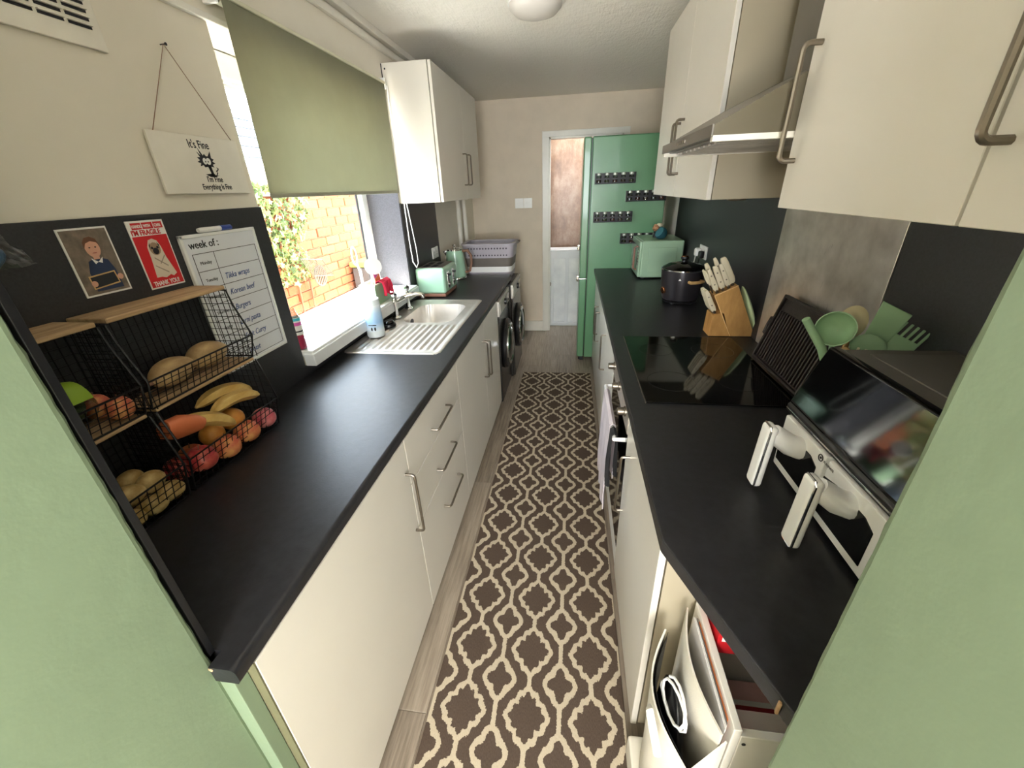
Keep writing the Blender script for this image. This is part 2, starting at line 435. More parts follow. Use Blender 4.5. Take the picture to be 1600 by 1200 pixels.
# bath panel behind the doorway
bt = thing('bath_panel', 'white two-bay bath side panel seen through the far doorway', 'bath', (.1, 5.17, FL))
obj('rail', B().box(-.6, 5.155, .815, .75, 5.19, .90, .006), 'enamel_white', bt)
obj('backing_sheet', B().box(-.6, 5.175, FL, .75, 5.185, .83), mat('frosted_panel', 'f0f4f8', .18, vary=.06, vscale=5), bt)
for x in (-.258, -.072, .32): obj('stile', B().box(x, 5.158, FL+.04, x+.045, 5.176, .818, .004), 'enamel_white', bt)
obj('bottom_rail', B().box(-.6, 5.156, FL, .75, 5.176, .01, .006), 'enamel_white', bt)
obj('top_ledge', B().box(-.6, 5.15, .90, .75, 5.42, .915, .005), 'enamel_white', bt)
# trims on the left wall: cable trunking, bead over the window, boxed pipes
b = B(); b.box(LX, 1.0, CZ-.035, LX+.035, 4.6, CZ, .004); b.box(LX, 1.0, CZ-.085, LX+.022, 4.6, CZ-.05, .006); S('trim_1', b, 'white_trim')
S('trim_2', B().box(LX-.01, 1.30, 2.105, LX+.014, 2.80, 2.125, .004), 'white_gloss')
b = B(); b.tube([(LX+.03, 4.18, .86), (LX+.03, 4.18, CZ)], .022, 12); b.tube([(LX+.03, 4.42, .86), (LX+.03, 4.42, CZ)], .022, 12); S('trim_3', b, 'white_trim', None, True)
# window
wx = -1.35
b = B(); b.box(wx-.05, 1.47, 1.005, wx, 2.79, 1.045, .008); b.box(wx-.05, 1.47, 2.03, wx, 2.79, 2.12, .008); b.box(wx-.05, 1.47, 1.045, wx, 1.53, 2.03, .008); b.box(wx-.05, 2.715, 1.045, wx, 2.79, 2.03, .008)
win = S('window_1', b, 'upvc')
b = B()
for k in range(2):
    i = .022; x = wx-.012-.012*k; e = i*(k+1)*.55
    b.box(x-.01, 1.53, 1.045, x, 2.715, 1.045+e*.5, .003); b.box(x-.01, 1.53, 2.03-e, x, 2.715, 2.03, .003); b.box(x-.01, 1.53, 1.045, x, 1.53+e, 2.03, .003); b.box(x-.01, 2.715-e, 1.045, x, 2.715, 2.03, .003)
S('glazing_bead', b, 'upvc', win)
S('gasket', B().box(wx-.027, 2.675, 1.06, wx-.02, 2.69, 2.02), 'black_plastic', win)
S('window_pane', B().box(wx-.032, 1.54, 1.05, wx-.028, 2.705, 2.02), 'glass', win)
S('window_sill', B().box(wx, 1.482, .985, -1.085, 2.788, 1.012, .004), 'upvc', win)
S('sill_front', B().box(-1.128, 1.476, .945, -1.078, 2.80, 1.0, .004), 'upvc', win)
# splashback boards
def board(nm, bb, m, label): return tag(obj(nm, bb, m, None, False), label, 'splashback')
board('splashback_board', B().box(LX, .356, .9005, LX+.008, 1.473, 1.58, .001), 'dark_panel', 'black splashback board on left wall behind the wire baskets and the whiteboard')
board('splashback_board', B().box(LX+.008, .3445, .9005, -.596, .3555, 1.58, .001), 'black_plastic', 'black splashback return strip along the edge of the left green wall')
board('splashback_board', B().box(LX, 1.475, .9005, LX+.006, 2.83, .944, .001), 'dark_panel', 'low black upstand strip under the window sill behind the sink')
board('splashback_board', B().box(LX, 2.792, .9005, LX+.008, 3.53, 1.545, .001), 'dark_panel', 'black splashback board behind the mint toaster and kettle')
board('reveal_board', B().box(wx, 2.783, 1.0125, LX+.004, 2.7905, 2.10, .001), 'grey_reveal', 'grey speckled board lining the far side of the window recess')
board('splashback_board', B().box(RX-.006, .36, .9005, RX, 1.288, 1.541, .001), 'dark_panel', 'black splashback board on right wall behind the air fryer')
board('splashback_board', B().box(RX-.006, 1.994, .9005, RX, 3.925, 1.541, .001), 'dark_panel', 'black splashback board behind the slow cooker and knife block')
board('steel_splashback', B().box(RX-.008, 1.290, .9005, RX, 1.992, 1.70, .001), 'steel', 'smudged stainless steel sheet on right wall behind the hob')
# vent on left wall
vt = thing('wall_vent', 'white louvred air vent high on the left wall', 'vent', (LX, 1.0, 1.94))
b = B(); b.box(LX, .80, 1.938, LX+.010, 1.095, 2.20, .003); obj('plate', b, 'white_trim', vt)
b = B(); b2 = B()
for c in range(4):
    y0 = .845+c*.059
    for r in range(9):
        z0 = 1.976+r*.0152
        b.box(LX+.0095, y0, z0, LX+.0112, y0+.050, z0+.0055, 0)
        b2.box(LX+.0095, y0-.001, z0+.006, LX+.0165, y0+.051, z0+.0085, .0008, 1)
obj('slot', b, 'ink', vt, False, kind='stuff'); obj('louvre', b2, 'white_trim', vt, False, kind='stuff')
# ================================================================== OUTSIDE
random.seed(11)
wx2 = -2.4
gw = S('wall_garden', B().box(wx2-.25, 1.6, -.2, wx2-.012, 6.0, 1.70), 'mortar')
bk = None
for r in range(15):
    z0 = .42+r*.0835
    for c in range(10):
        y0 = 2.55+c*.248+(.124 if r % 2 else 0)
        if bk is None:
            bk = S('brick', B().box(0, 0, 0, .03, .236, .0735, .004, 1), 'brick', gw, True); o = bk
        else: o = bk.copy(); C.objects.link(o)
        o.matrix_parent_inverse = wpos(gw).inverted(); o.location = (wx2-.025+random.uniform(0, .008), y0+random.uniform(-.003, .003), z0)
S('ground_yard', B().box(-6, -1, -.3, -1.42, 9, -.2), mat('dark_paving', '403e3b', .9, bump=.3))
# neighbour's eaves and roof tiles
eg = S('roof_neighbour', B().prism([(wx2-.35, 1.70), (wx2+.02, 1.70), (wx2+.02, 1.78), (-4.4, 3.1), (-4.6, 3.0)], 'y', 1.8, 6.0), 'white_gloss')
S('fascia', B().box(wx2+.02, 1.8, 1.62, wx2+.045, 6.0, 1.79, .004), 'white_gloss', eg)
b = B(); b.tube([(wx2+.10, 1.8, 1.80), (wx2+.10, 6.0, 1.80)], .05, 10); S('gutter', b, 'white_gloss', eg, True)
tl = None; sl = math.atan2(3.1-1.78, 4.4+wx2+.02)
for r in range(9):
    for c in range(7):
        if tl is None:
            t = B().box(0, 0, 0, -.22, .246, .014, .002, 1); tl = S('roof_tile', t, 'slate', eg); o = tl
        else: o = tl.copy(); C.objects.link(o)
        d = r*.17; o.matrix_parent_inverse = wpos(eg).inverted()
        o.location = (wx2+.05-d*math.cos(sl), 2.4+c*.25+(.125 if r % 2 else 0), 1.80+d*math.sin(sl)); o.rotation_euler = (0, sl-.05, 0)
# ivy
iv = thing('ivy', 'variegated ivy climbing the brick wall outside the window', 'ivy', (wx2, 3.3, .3))
t = bmesh.new()
for k in range(900):
    y = random.uniform(2.75, 3.62); z = random.uniform(.93, 1.70)
    if y > 3.50+.10*math.sin(z*9) or (z < 1.05 and y > 3.42): continue
    c = Vector((wx2+random.uniform(.05, .13), y, z)); s = random.uniform(.020, .036)
    R = Matrix.Rotation(random.uniform(0, 2*PI), 3, 'X') @ Matrix.Rotation(random.uniform(-.7, .7), 3, 'Z') @ Matrix.Rotation(random.uniform(-.5, .5), 3, 'Y')
    sh = [(0, -.2), (.75, -.6), (.6, 0), (.95, .5), (.35, .5), (0, 1.25), (-.35, .5), (-.95, .5), (-.6, 0), (-.75, -.6)]
    ctr = t.verts.new(c+R @ Vector((.25*s, 0, .1*s))); vs = [t.verts.new(c+R @ Vector((0, u*s, v*s))) for u, v in sh]
    for i in range(10): t.faces.new((ctr, vs[i], vs[(i+1) % 10]))
obj('leaf', t, 'leaf', iv, False, kind='stuff')
b = B()
for y in (2.85, 3.05, 3.25, 3.42): b.tube([(wx2+.03, y, .3), (wx2+.032, y+.04, .9), (wx2+.032, y-.03, 1.3), (wx2+.03, y+.03, 1.6)], .008, 6)
obj('stem', b, 'walnut', iv)
M['rack_white'] = mat('weathered_white_metal', '6a6762', .6)
rk = thing('wire_rack', 'white wire rack leaning on the brick wall below the ivy', 'rack', (wx2+.12, 3.3, .95))
b = B(); c0 = Vector((wx2+.16, 3.22, 1.14)); dv = Vector((0, .30, -.05)); dn = Vector((.02, .10, -.16))
for k in range(14): b.tube([c0+dv*(k/13), c0+dv*(k/13)+dn], .003, 5)
obj('bar', b, 'rack_white', rk, kind='stuff')
b = B(); b.tube([c0, c0+dv, c0+dv+dn, c0+dn], .005, 6, True); obj('frame', b, 'rack_white', rk)
gr = thing('round_grille', 'round white slatted grille against the brick wall', 'grille', (wx2+.10, 3.46, .90))
cc = Vector((wx2+.15, 3.46, .955))
b = B(); b.tube([cc+Vector((0, .085*math.cos(a*PI/14), .085*math.sin(a*PI/14))) for a in range(28)], .009, 8, True); obj('rim', b, 'rack_white', gr)
for k in range(-2, 3):
    hl = math.sqrt(.08**2-(k*.03)**2); d = Vector((0, .7, .71)); e = Vector((0, .71, -.7))
    obj('slat', B().tube([cc+e*k*.03-d*hl, cc+e*k*.03+d*hl], .008, 6), 'rack_white', gr)
bn = thing('wheelie_bin', 'dark grey wheelie bin by the far end of the brick wall', 'bin', (wx2+.3, 4.45, -.2))
obj('body', B().prism([(wx2+.05, 4.20), (wx2+.5, 4.20), (wx2+.5, 4.72), (wx2+.05, 4.72)], 'z', -.2, .90, .02), mat('dark_grey_bin', '54565a', .5), bn)
obj('lid', B().box(wx2+.03, 4.18, .90, wx2+.53, 4.74, .96, .02), mat('green_bin_lid', '8a9a5c', .5), bn)
# ================================================================== RUG, WORKTOPS, BASE UNITS
rg = obj('rug', B().prism([(-.452, .45), (.226, .45), (.209, 3.635), (-.440, 3.625)], 'z', FL+.0005, FL+.010, .002), 'rug', None, False)
tag(rg, 'long brown runner rug with cream trellis pattern on the floor', 'rug')
# left worktop (rounded front edge, cut-out for the sink bowl)
ZT = .90; ZB = .862
def front_profile(xb, xf, s=1):
    r = .012; pts = [(xb, ZB), (xf-s*r*.4, ZB)]
    pts += [(xf-s*.004, ZB+.002), (xf, ZB+.008), (xf, ZT-r)]
    for i in range(1, 6):
        a = i/5*PI/2; pts.append((xf-s*r*(1-math.cos(a)), ZT-r+r*math.sin(a)))
    pts.append((xb, ZT)); return pts
b = B()
b.prism(front_profile(LX, -.537), 'y', .3565, 1.77); b.prism(front_profile(LX, -.537), 'y', 2.78, 3.72)
b.prism(front_profile(-.640, -.537), 'y', 1.77, 2.78); b.prism([(LX, ZB), (-1.100, ZB), (-1.100, ZT), (LX, ZT)], 'y', 1.77, 2.78)
b.prism(front_profile(-.586, -.537), 'y', .328, .3565)
wt = tag(obj('worktop', b, 'worktop'), 'long black slate-effect worktop along the window side', 'worktop')
obj('chipped_corner', B().ball((-.584, .3285, .893), .005, .0015, .004, 10, 6, None, .3), 'plank', wt)
# right worktop with the mitred near corner
b = B(); b.prism([(.215, .687), (.337, .379), (.345, .3565), (RX, .3565), (RX, 3.978), (.215, 3.978)], 'z', ZB, ZT, .005)
wr = tag(obj('worktop', b, 'worktop'), 'black slate-effect worktop with mitred corner along the cooker side', 'worktop')
obj('chipped_tip', B().box(.329, .3855, .866, .334, .392, .894, .001, 1, Matrix.Rotation(-.38, 3, 'Z'), (.331, .389, .88)), 'plank', wr)
XF = -.545
def base_unit(label, side, y0, y1, doors, xf, xb, zt=.858, zb=.012, group=None):
    """side +1: front faces +x.  doors: list of (kind, y0,y1,z0,z1, handle p0,p1)"""
    r = thing('base_cabinet', label, 'cabinet', ((xf+xb)/2, (y0+y1)/2, zb), group)
    t = .018*side; xi = xf-t-.004*side; g = .002
    b = B(); lo, hi = sorted((xb, xi))
    b.box(lo, y0+g, zb, hi, y0+.018, zt); b.box(lo, y1-.018, zb, hi, y1-g, zt); b.box(lo, y0+.018, zb, hi, y1-.018, zb+.018); b.box(*sorted((xb, xb+.012*side))[:1], y0+.018, zb+.018, sorted((xb, xb+.012*side))[1], y1-.018, zt)
    if zt > 1.2 or True: b.box(lo if side > 0 else hi-.06, y0+.018, zt-.018, hi if side < 0 else lo+.06, y1-.018, zt)
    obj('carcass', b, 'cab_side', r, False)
    for kind, a0, a1, z0, z1, h in doors:
        l2, h2 = sorted((xf-t, xf))
        d = obj(kind, B().box(l2, a0+g, z0+g, h2, a1-g, z1-g, .0012, 1), 'cab', r, False)
        if h: dhandle('handle', (xf,)+h[0], (xf,)+h[1], (side, 0, 0), d)
    return r
base_unit('wide white base cabinet with one door at the near end of the window side', 1, .366, 1.083, [('door', .366, 1.083, .012, .855, ((1.052, .735), (1.055, .475)))], XF, -1.11)
ek = [o for o in bpy.data.objects if o.name == 'base_cabinet'][0]
obj('edge_strip', B().box(-.5645, .3640, .012, -.5455, .3662, .855), mat('olive_edge_strip', '605e44', .6), ek, False)
base_unit('white drawer unit with three drawers between the cabinet doors', 1, 1.083, 1.767, [('drawer', 1.083, 1.767, .665, .855, ((1.338, .737), (1.545, .737))), ('drawer', 1.083, 1.767, .464, .665, ((1.338, .533), (1.553, .533))), ('drawer', 1.083, 1.767, .012, .464, ((1.362, .311), (1.592, .311)))], XF, -1.11)
base_unit('white two-door base cabinet under the steel sink', 1, 1.767, 2.945, [('door', 1.767, 2.418, .012, .855, ((2.372, .74), (2.372, .495))), ('door', 2.418, 2.945, .012, .855, ((2.462, .72), (2.47, .468)))], XF, -1.045, zt=.73)
tag(obj('plinth', B().box(-.615, .37, FL+.0005, -.60, 2.93, .010), 'floor', None, False), 'wood-effect kickboard under the window-side cabinets', 'plinth')
# right-hand side
XR = .235
base_unit('white single-door base cabinet at the near end of the cooker side', -1, .752, 1.372, [('door', .752, 1.372, .0, .855, ((1.265, .70), (1.315, .40)))], XR, RX-.03)
base_unit('white two-door base cabinet beyond the oven beside the green fridge', -1, 1.992, 3.972, [('door', 1.992, 2.60, .0, .855, ((2.52, .74), (2.52, .50))), ('door', 2.60, 3.28, .0, .855, ((3.18, .70), (3.18, .46))), ('door', 3.28, 3.972, .0, .855, ((3.36, .70), (3.36, .46)))], XR, RX-.03)
pk = tag(obj('plinth', B().box(.29, .75, FL+.0005, .305, 3.97, -.002), 'walnut', None, False), 'brown kickboard under the cooker-side cabinets', 'plinth')
# ---- oven
ov = thing('oven', 'built-under black glass oven with steel control panel below the hob', 'oven', (.5, 1.68, .0))
obj('body', B().box(.262, 1.377, .0, RX-.04, 1.987, .85), 'black_metal', ov)
fa = obj('control_panel', B().box(.232, 1.377, .725, .262, 1.987, .857, .003), 'steel', ov)
for y in (1.46, 1.69, 1.92):
    k = obj('knob', B().lathe([(.021, 0), (.021, .006), (.017, .008), (.016, .030), (.014, .033)], (.232, y, .785), 24, (-1, 0, 0)), 'brush', ov)
dr = obj('door', B().box(.236, 1.380, .115, .262, 1.984, .720, .003), 'black_gloss', ov)
obj('door_handle', B().tube([(.236, 1.43, .668), (.195, 1.43, .668), (.195, 1.93, .668), (.236, 1.93, .668)], .009, 10), 'white_plastic', dr)
obj('bottom_panel', B().box(.238, 1.380, .0, .262, 1.984, .112, .002), 'white_plastic', ov)
def towel(nm, label, m, y0, y1, zb, zb2, x=.195, zt=.679):
    t = bmesh.new(); N = 12; prof = [(x-.017, zb), (x-.020, zb+.1), (x-.016, zt-.06), (x-.013, zt), (x, zt+.010), (x+.013, zt), (x+.016, zt-.06), (x+.018, zb2)]
    rows = []
    for i in range(N+1):
        y = y0+(y1-y0)*i/N; w_ = .007*math.sin(i*1.5)
        rows.append([t.verts.new((px+w_*max(0, min(1, (zt-pz)/.25)), y+.012*math.sin(pz*9), pz-.01*math.sin(i*.9)*(pz < zt-.1))) for px, pz in prof])
    for a, c in zip(rows, rows[1:]):
        for i in range(len(prof)-1): t.faces.new((a[i], a[i+1], c[i+1], c[i]))
    bmesh.ops.subdivide_edges(t, edges=t.edges[:], cuts=1, use_grid_fill=True)
    bmesh.ops.solidify(t, geom=t.faces[:], thickness=.005)
    return tag(obj(nm, t, m), label, 'towel')
towel('tea_towel', 'pale lilac-grey tea towel hanging on the oven door handle', 'towel', 1.52, 1.86, .20, .40)
towel('tea_towel', 'folded black cloth on the oven handle beside the pale towel', 'dark_towel', 1.445, 1.50, .42, .48)
# ---- hob
hb = thing('hob', 'black glass ceramic hob set into the right worktop', 'hob', (.53, 1.67, ZT))
obj('glass_plate', B().box(.277, 1.318, ZT+.0003, .79, 2.028, ZT+.006, .002), 'black_gloss', hb)
gm = mat('grey_print', '3a3a3c', .2, vary=0)
for (x, y, r) in ((.40, 1.50, .09), (.40, 1.84, .075), (.65, 1.50, .075), (.65, 1.84, .09)):
    b = B(); b.lathe([(r-.0015, 0), (r, 0), (r, .0003), (r-.0015, .0003)], (x, y, ZT+.006), 48, cap=False); obj('cooking_zone', b, gm, hb)
obj('trim', B().box(.2745, 1.316, ZT+.0003, .2775, 2.030, ZT+.0058, .001), 'brush', hb)
# ---- washing machines
def washer(label, y0, y1, xf, zt, cz):
    r = thing('washing_machine', label, 'appliance', (-.82, (y0+y1)/2, FL))
    dk = M['graphite']; cy = (y0+y1)/2
    obj('body', B().box(-1.09, y0, FL+.015, xf-.02, y1, zt, .006), dk, r)
    obj('front_panel', B().box(xf-.02, y0+.002, FL+.03, xf, y1-.002, zt-.125, .006), dk, r)
    cp = obj('control_panel', B().box(xf-.02, y0+.002, zt-.122, xf+.004, y1-.002, zt-.004, .006), M['silver'], r)
    obj('detergent_drawer', B().box(xf+.003, y0+.02, zt-.105, xf+.010, y0+.17, zt-.025, .004), M['silver'], cp)
    obj('display', B().box(xf+.003, cy+.06, zt-.10, xf+.007, y1-.03, zt-.035, .002), 'black_gloss', cp)
    obj('dial', B().lathe([(.026, 0), (.026, .012), (.022, .018)], (xf+.004, cy, zt-.065), 24, (1, 0, 0)), 'black_plastic', cp)
    d = obj('door', B().lathe([(.205, 0), (.212, .012), (.205, .030), (.17, .036)], (xf, cy, cz), 40, (1, 0, 0)), 'black_plastic', r)
    obj('door_ring', B().lathe([(.165, .033), (.178, .036), (.178, .046), (.160, .050), (.150, .044)], (xf, cy, cz), 40, (1, 0, 0), False), 'chrome', d)
    obj('door_glass', B().lathe([(.150, .04), (.11, .052), (.05, .058), (0.001, .06)], (xf, cy, cz), 32, (1, 0, 0)), 'black_gloss', d)
    for yy in (y0+.05, y1-.05):
        for xx in (-1.04, xf-.07): obj('foot', B().lathe([(.02, 0), (.02, .016)], (xx, yy, FL), 12), 'black_plastic', r)
    return r
M['graphite'] = mat('graphite_enamel', '35322f', .25, .5, vary=.03); M['silver'] = mat('silver_enamel', 'c9c4bc', .35, .3, vary=.02)
washer('graphite washing machine tucked under the worktop beside the sink cabinet', 2.958, 3.498, -.535, .845, .42)
washer('second graphite machine at the far end past the worktop', 3.505, 4.055, -.502, .852, .41)
# ---- sink (pressed sheet as a height field)
t = bmesh.new(); NX, NY = 110, 140; X0, X1, Y0, Y1 = -1.122, -.618, 1.742, 2.806
bx0, bx1, by0, by1 = -1.012, -.715, 2.275, 2.675
def rr(x, y, x0, x1, y0, y1, r):
    cx = (x0+x1)/2; cy = (y0+y1)/2; qx = abs(x-cx)-((x1-x0)/2-r); qy = abs(y-cy)-((y1-y0)/2-r)
    return math.hypot(max(qx, 0), max(qy, 0))+min(max(qx, qy), 0)-r
def ss(a, b, x):
    k = max(0, min(1, (x-a)/(b-a))); return k*k*(3-2*k)
g = {}
for i in range(NX+1):
    for j in range(NY+1):
        x = X0+(X1-X0)*i/NX; y = Y0+(Y1-Y0)*j/NY
        d = rr(x, y, X0, X1, Y0, Y1, .045)
        if d > .004: continue
        z = ZT+.0035-.003*ss(-.010, 0, d)
        z -= .006*ss(.0, .03, -d-.012)
        db = rr(x, y, bx0, bx1, by0, by1, .075)
        z -= .148*ss(-.028, .012, -db-.0) if db < .012 else 0
        if 1.80 < y < 2.235:
            e = ss(1.80, 1.83, y)*(1-ss(2.20, 2.235, y)); u = (x+1.085)/.0365
            z += e*.0034*math.sin(u*2*PI)*ss(0, .3, u)*(1-ss(11.7, 12, u))
        g[i, j] = t.verts.new((x, y, z))
for i in range(NX):
    for j in range(NY):
        q = [g.get((i, j)), g.get((i+1, j)), g.get((i+1, j+1)), g.get((i, j+1))]
        if all(q): t.faces.new(q)
sk = thing('sink', 'stainless steel inset sink with ribbed drainer under the window', 'sink', (-.87, 2.27, ZT))
so = obj('basin', t, 'sink', sk)
for p in so.data.polygons: p.use_smooth = True
sm = so.modifiers.new('s', 'SOLIDIFY'); sm.thickness = .0012; sm.offset = -1
obj('drain', B().lathe([(.032, 0), (.036, .002), (.03, .003), (.012, .001)], (-.865, 2.475, .756), 24), 'chrome', sk)
obj('overflow', B().lathe([(.0, 0), (.016, .001), (.018, .003)], (-1.005, 2.40, .86), 16, (1, .0, .1), True, 1, 1.6), 'ink', sk)
# ---- taps
tp = thing('mixer_tap', 'chrome bridge mixer tap with two cross-top handles behind the sink', 'tap', (-1.075, 2.44, ZT))
for y in (2.345, 2.555):
    p = obj('pillar', B().lathe([(.027, .004), (.027, .010), (.015, .018), (.0125, .07), (.017, .092), (.019, .105), (.012, .118), (.012, .126)], (-1.075, y, ZT), 24), 'chrome', tp)
    h = B().lathe([(.010, .124), (.020, .130), (.022, .150), (.016, .160), (.006, .163)], (-1.075, y, ZT), 6); obj('tap_head', h, 'chrome', tp)
obj('bridge', B().tube([(-1.075, 2.345, .995), (-1.060, 2.40, 1.003), (-1.055, 2.45, 1.006), (-1.060, 2.50, 1.003), (-1.075, 2.555, .995)], [.013, .015, .019, .015, .013], 14), 'chrome', tp)
obj('spout', B().tube([(-1.055, 2.45, 1.008), (-1.02, 2.46, 1.018), (-.985, 2.475, 1.022), (-.955, 2.485, 1.020), (-.942, 2.49, 1.010), (-.940, 2.49, .992)], [.019, .016, .014, .013, .013, .013], 14), 'chrome', tp)
# ================================================================== LEFT: THINGS ON WALL AND WORKTOP
# ---- hanging sign
sx = LX
sg = thing('hanging_sign', 'white hanging plaque with a frazzled black cat and the words It\'s Fine', 'sign', (sx+.01, 1.27, 1.63))
obj('plaque', B().box(sx+.006, 1.109, 1.627, sx+.014, 1.433, 1.783, .0008, 1), 'white_trim', sg, False)
obj('string', B().tube([(sx+.010, 1.130, 1.772), (sx+.010, 1.266, 1.999), (sx+.010, 1.425, 1.770)], .0012, 5), 'walnut', sg)
obj('nail', B().lathe([(.0015, 0), (.0015, .016), (.004, .017), (.004, .019)], (sx, 1.266, 1.998), 8, (1, 0, 0)), 'ink', sg)
fx = sx+.0142
text("It's Fine", .030, 'ink', sg, (fx, 1.232, 1.750), shear=-.1, bold=.0003, sx=.82)
text("I'm Fine", .023, 'ink', sg, (fx, 1.262, 1.659), bold=.0003, sx=.85)
text("Everything Is Fine", .022, 'ink', sg, (fx, 1.236, 1.638), bold=.0003, sx=.75)
cat = [[(1.262, 1.726), (1.254, 1.741), (1.266, 1.731), (1.261, 1.752), (1.274, 1.731), (1.280, 1.736), (1.285, 1.730), (1.292, 1.730), (1.305, 1.744), (1.303, 1.726), (1.312, 1.722), (1.304, 1.717), (1.314, 1.711), (1.302, 1.708), (1.305, 1.700), (1.293, 1.702), (1.288, 1.695), (1.282, 1.701), (1.270, 1.699), (1.266, 1.705), (1.254, 1.702), (1.259, 1.710), (1.247, 1.713), (1.258, 1.718), (1.250, 1.726)],
       [(1.281, 1.703), (1.293, 1.703), (1.296, 1.683), (1.303, 1.676), (1.284, 1.676), (1.286, 1.684)], [(1.264, 1.680), (1.284, 1.682), (1.310, 1.677), (1.318, 1.679), (1.298, 1.672), (1.280, 1.673)],
       [(1.304, 1.678), (1.310, 1.686), (1.307, 1.690), (1.316, 1.695), (1.313, 1.701), (1.321, 1.697), (1.317, 1.692), (1.311, 1.688), (1.313, 1.684), (1.307, 1.677)]]
flat('cat_print', cat, 'ink', sg, 'x', fx-.0003, fx+.0003)
flat('eye', [ell(1.275, 1.716, .0075, .009), ell(1.289, 1.716, .0085, .0095)], 'paper', sg, 'x', fx, fx+.0006)
flat('pupil', [ell(1.277, 1.715, .002, .0025, 8), ell(1.287, 1.715, .002, .0025, 8)], 'ink', sg, 'x', fx, fx+.0008)
# ---- photo of a child
fx = LX+.008
ph = thing('photo_print', 'photo print with white border of a child in a navy jumper holding a slate', 'photo', (fx, .855, 1.41))
P0 = (.801, .909, 1.409, 1.561)
obj('sheet', B().box(fx, P0[0], P0[2], fx+.0022, P0[1], P0[3]), 'paper', ph, False)
flat('backdrop', [[(.805, 1.413), (.905, 1.413), (.905, 1.557), (.805, 1.557)]], mat('mottled_backdrop', '76695c', .4, vary=.2, vscale=40), ph, 'x', fx+.002, fx+.0026)
flat('jumper_print', [[(.829, 1.419), (.830, 1.462), (.838, 1.487), (.852, 1.492), (.868, 1.492), (.882, 1.486), (.890, 1.462), (.892, 1.419)]], mat('navy_print', '22304f', .5), ph, 'x', fx+.0026, fx+.0029)
M['skin_print'] = mat('skin_print', 'd3a088', .5, vary=0)
flat('face_print', [ell(.859, 1.515, .0165, .021)], 'skin_print', ph, 'x', fx+.0029, fx+.0032)
flat('neck_print', [[(.852, 1.49), (.866, 1.49), (.866, 1.497), (.852, 1.497)]], 'skin_print', ph, 'x', fx+.0029, fx+.0031)
for hy_, hz_ in ((.829, 1.437), (.893, 1.444)): flat('hand_print', [ell(hy_, hz_, .007, .007)], 'skin_print', ph, 'x', fx+.0036, fx+.0038)
flat('hair_print', [[(.841, 1.515), (.842, 1.529), (.850, 1.539), (.862, 1.541), (.873, 1.535), (.877, 1.518), (.872, 1.527), (.860, 1.531), (.848, 1.527)]], mat('hair_print', '6b4630', .5, vary=0), ph, 'x', fx+.0032, fx+.0034)
flat('collar_print', [[(.846, 1.494), (.859, 1.484), (.851, 1.480)], [(.872, 1.494), (.859, 1.484), (.867, 1.480)]], 'paper', ph, 'x', fx+.0032, fx+.0034)
flat('eye_print', [ell(.853, 1.517, .0022, .0015, 8), ell(.866, 1.517, .0022, .0015, 8)], 'ink', ph, 'x', fx+.0032, fx+.0034)
flat('mouth_print', [ell(.8595, 1.5045, .0055, .0011, 10)], mat('mouth_print', '9c5348', .5, vary=0), ph, 'x', fx+.0032, fx+.0034)
flat('slate_print', [[(.824, 1.424), (.888, 1.430), (.885, 1.460), (.822, 1.455)]], 'lightwood', ph, 'x', fx+.0032, fx+.0034)
flat('slate_face_print', [[(.827, 1.427), (.885, 1.433), (.882, 1.457), (.825, 1.452)]], mat('slate_face_print', '23262b', .5), ph, 'x', fx+.0034, fx+.0036)
# ---- red fragile card
cd = thing('greeting_card', 'red and white card reading I\'m Fragile with a pug wrapped in a blanket', 'card', (fx, 1.01, 1.395))
obj('sheet', B().box(fx, .959, 1.393, fx+.0022, 1.063, 1.566), 'paper', cd, False)
flat('red_print', [[(.962, 1.397), (1.060, 1.397), (1.060, 1.528), (.962, 1.528)], [(.970, 1.545), (.9975, 1.545), (.9975, 1.561), (.970, 1.561)], [(1.0, 1.545), (1.030, 1.545), (1.030, 1.561), (1.0, 1.561)], [(1.0325, 1.545), (1.058, 1.545), (1.058, 1.561), (1.0325, 1.561)]], 'red', cd, 'x', fx+.002, fx+.0026)
for s_, y in (('HANDLE', .971), ('WITH', 1.003), ('CARE', 1.034)): text(s_, .0105, 'paper', cd, (fx+.0028, y, 1.549), bold=.0003, sx=.72)
text("I'M FRAGILE", .0175, 'red', cd, (fx+.0026, .9635, 1.5307), bold=.0005, sx=.90)
text("THANK YOU!", .0165, 'paper', cd, (fx+.0028, .969, 1.400), bold=.0004, sx=.78)
flat('blanket_print', [[(.985, 1.421), (.990, 1.470), (.991, 1.500), (1.0, 1.517), (1.012, 1.520), (1.024, 1.514), (1.030, 1.498), (1.034, 1.470), (1.048, 1.424), (1.036, 1.418), (1.028, 1.423), (1.012, 1.417), (1.0, 1.421)]], mat('blanket_print', 'd5c8b6', .6), cd, 'x', fx+.0026, fx+.003)
flat('pug_print', [ell(1.011, 1.494, .0155, .0165)], mat('pug_print', '9d8468', .6), cd, 'x', fx+.003, fx+.0033)
flat('pug_mask_print', [ell(1.011, 1.488, .0085, .0085), ell(1.003, 1.497, .0035, .0035, 8), ell(1.019, 1.497, .0035, .0035, 8), [(.996, 1.503), (1.001, 1.511), (.997, 1.494)], [(1.026, 1.503), (1.021, 1.511), (1.025, 1.494)]], 'ink', cd, 'x', fx+.0033, fx+.0036)
flat('fold_print', [[(.999, 1.470), (1.030, 1.445), (1.031, 1.448), (1.0, 1.473)], [(.994, 1.450), (1.025, 1.428), (1.026, 1.431), (.994, 1.453)], [(1.030, 1.476), (1.010, 1.455), (1.012, 1.454), (1.032, 1.474)]], mat('fold_print', '9c8f80', .6), cd, 'x', fx+.003, fx+.0032)
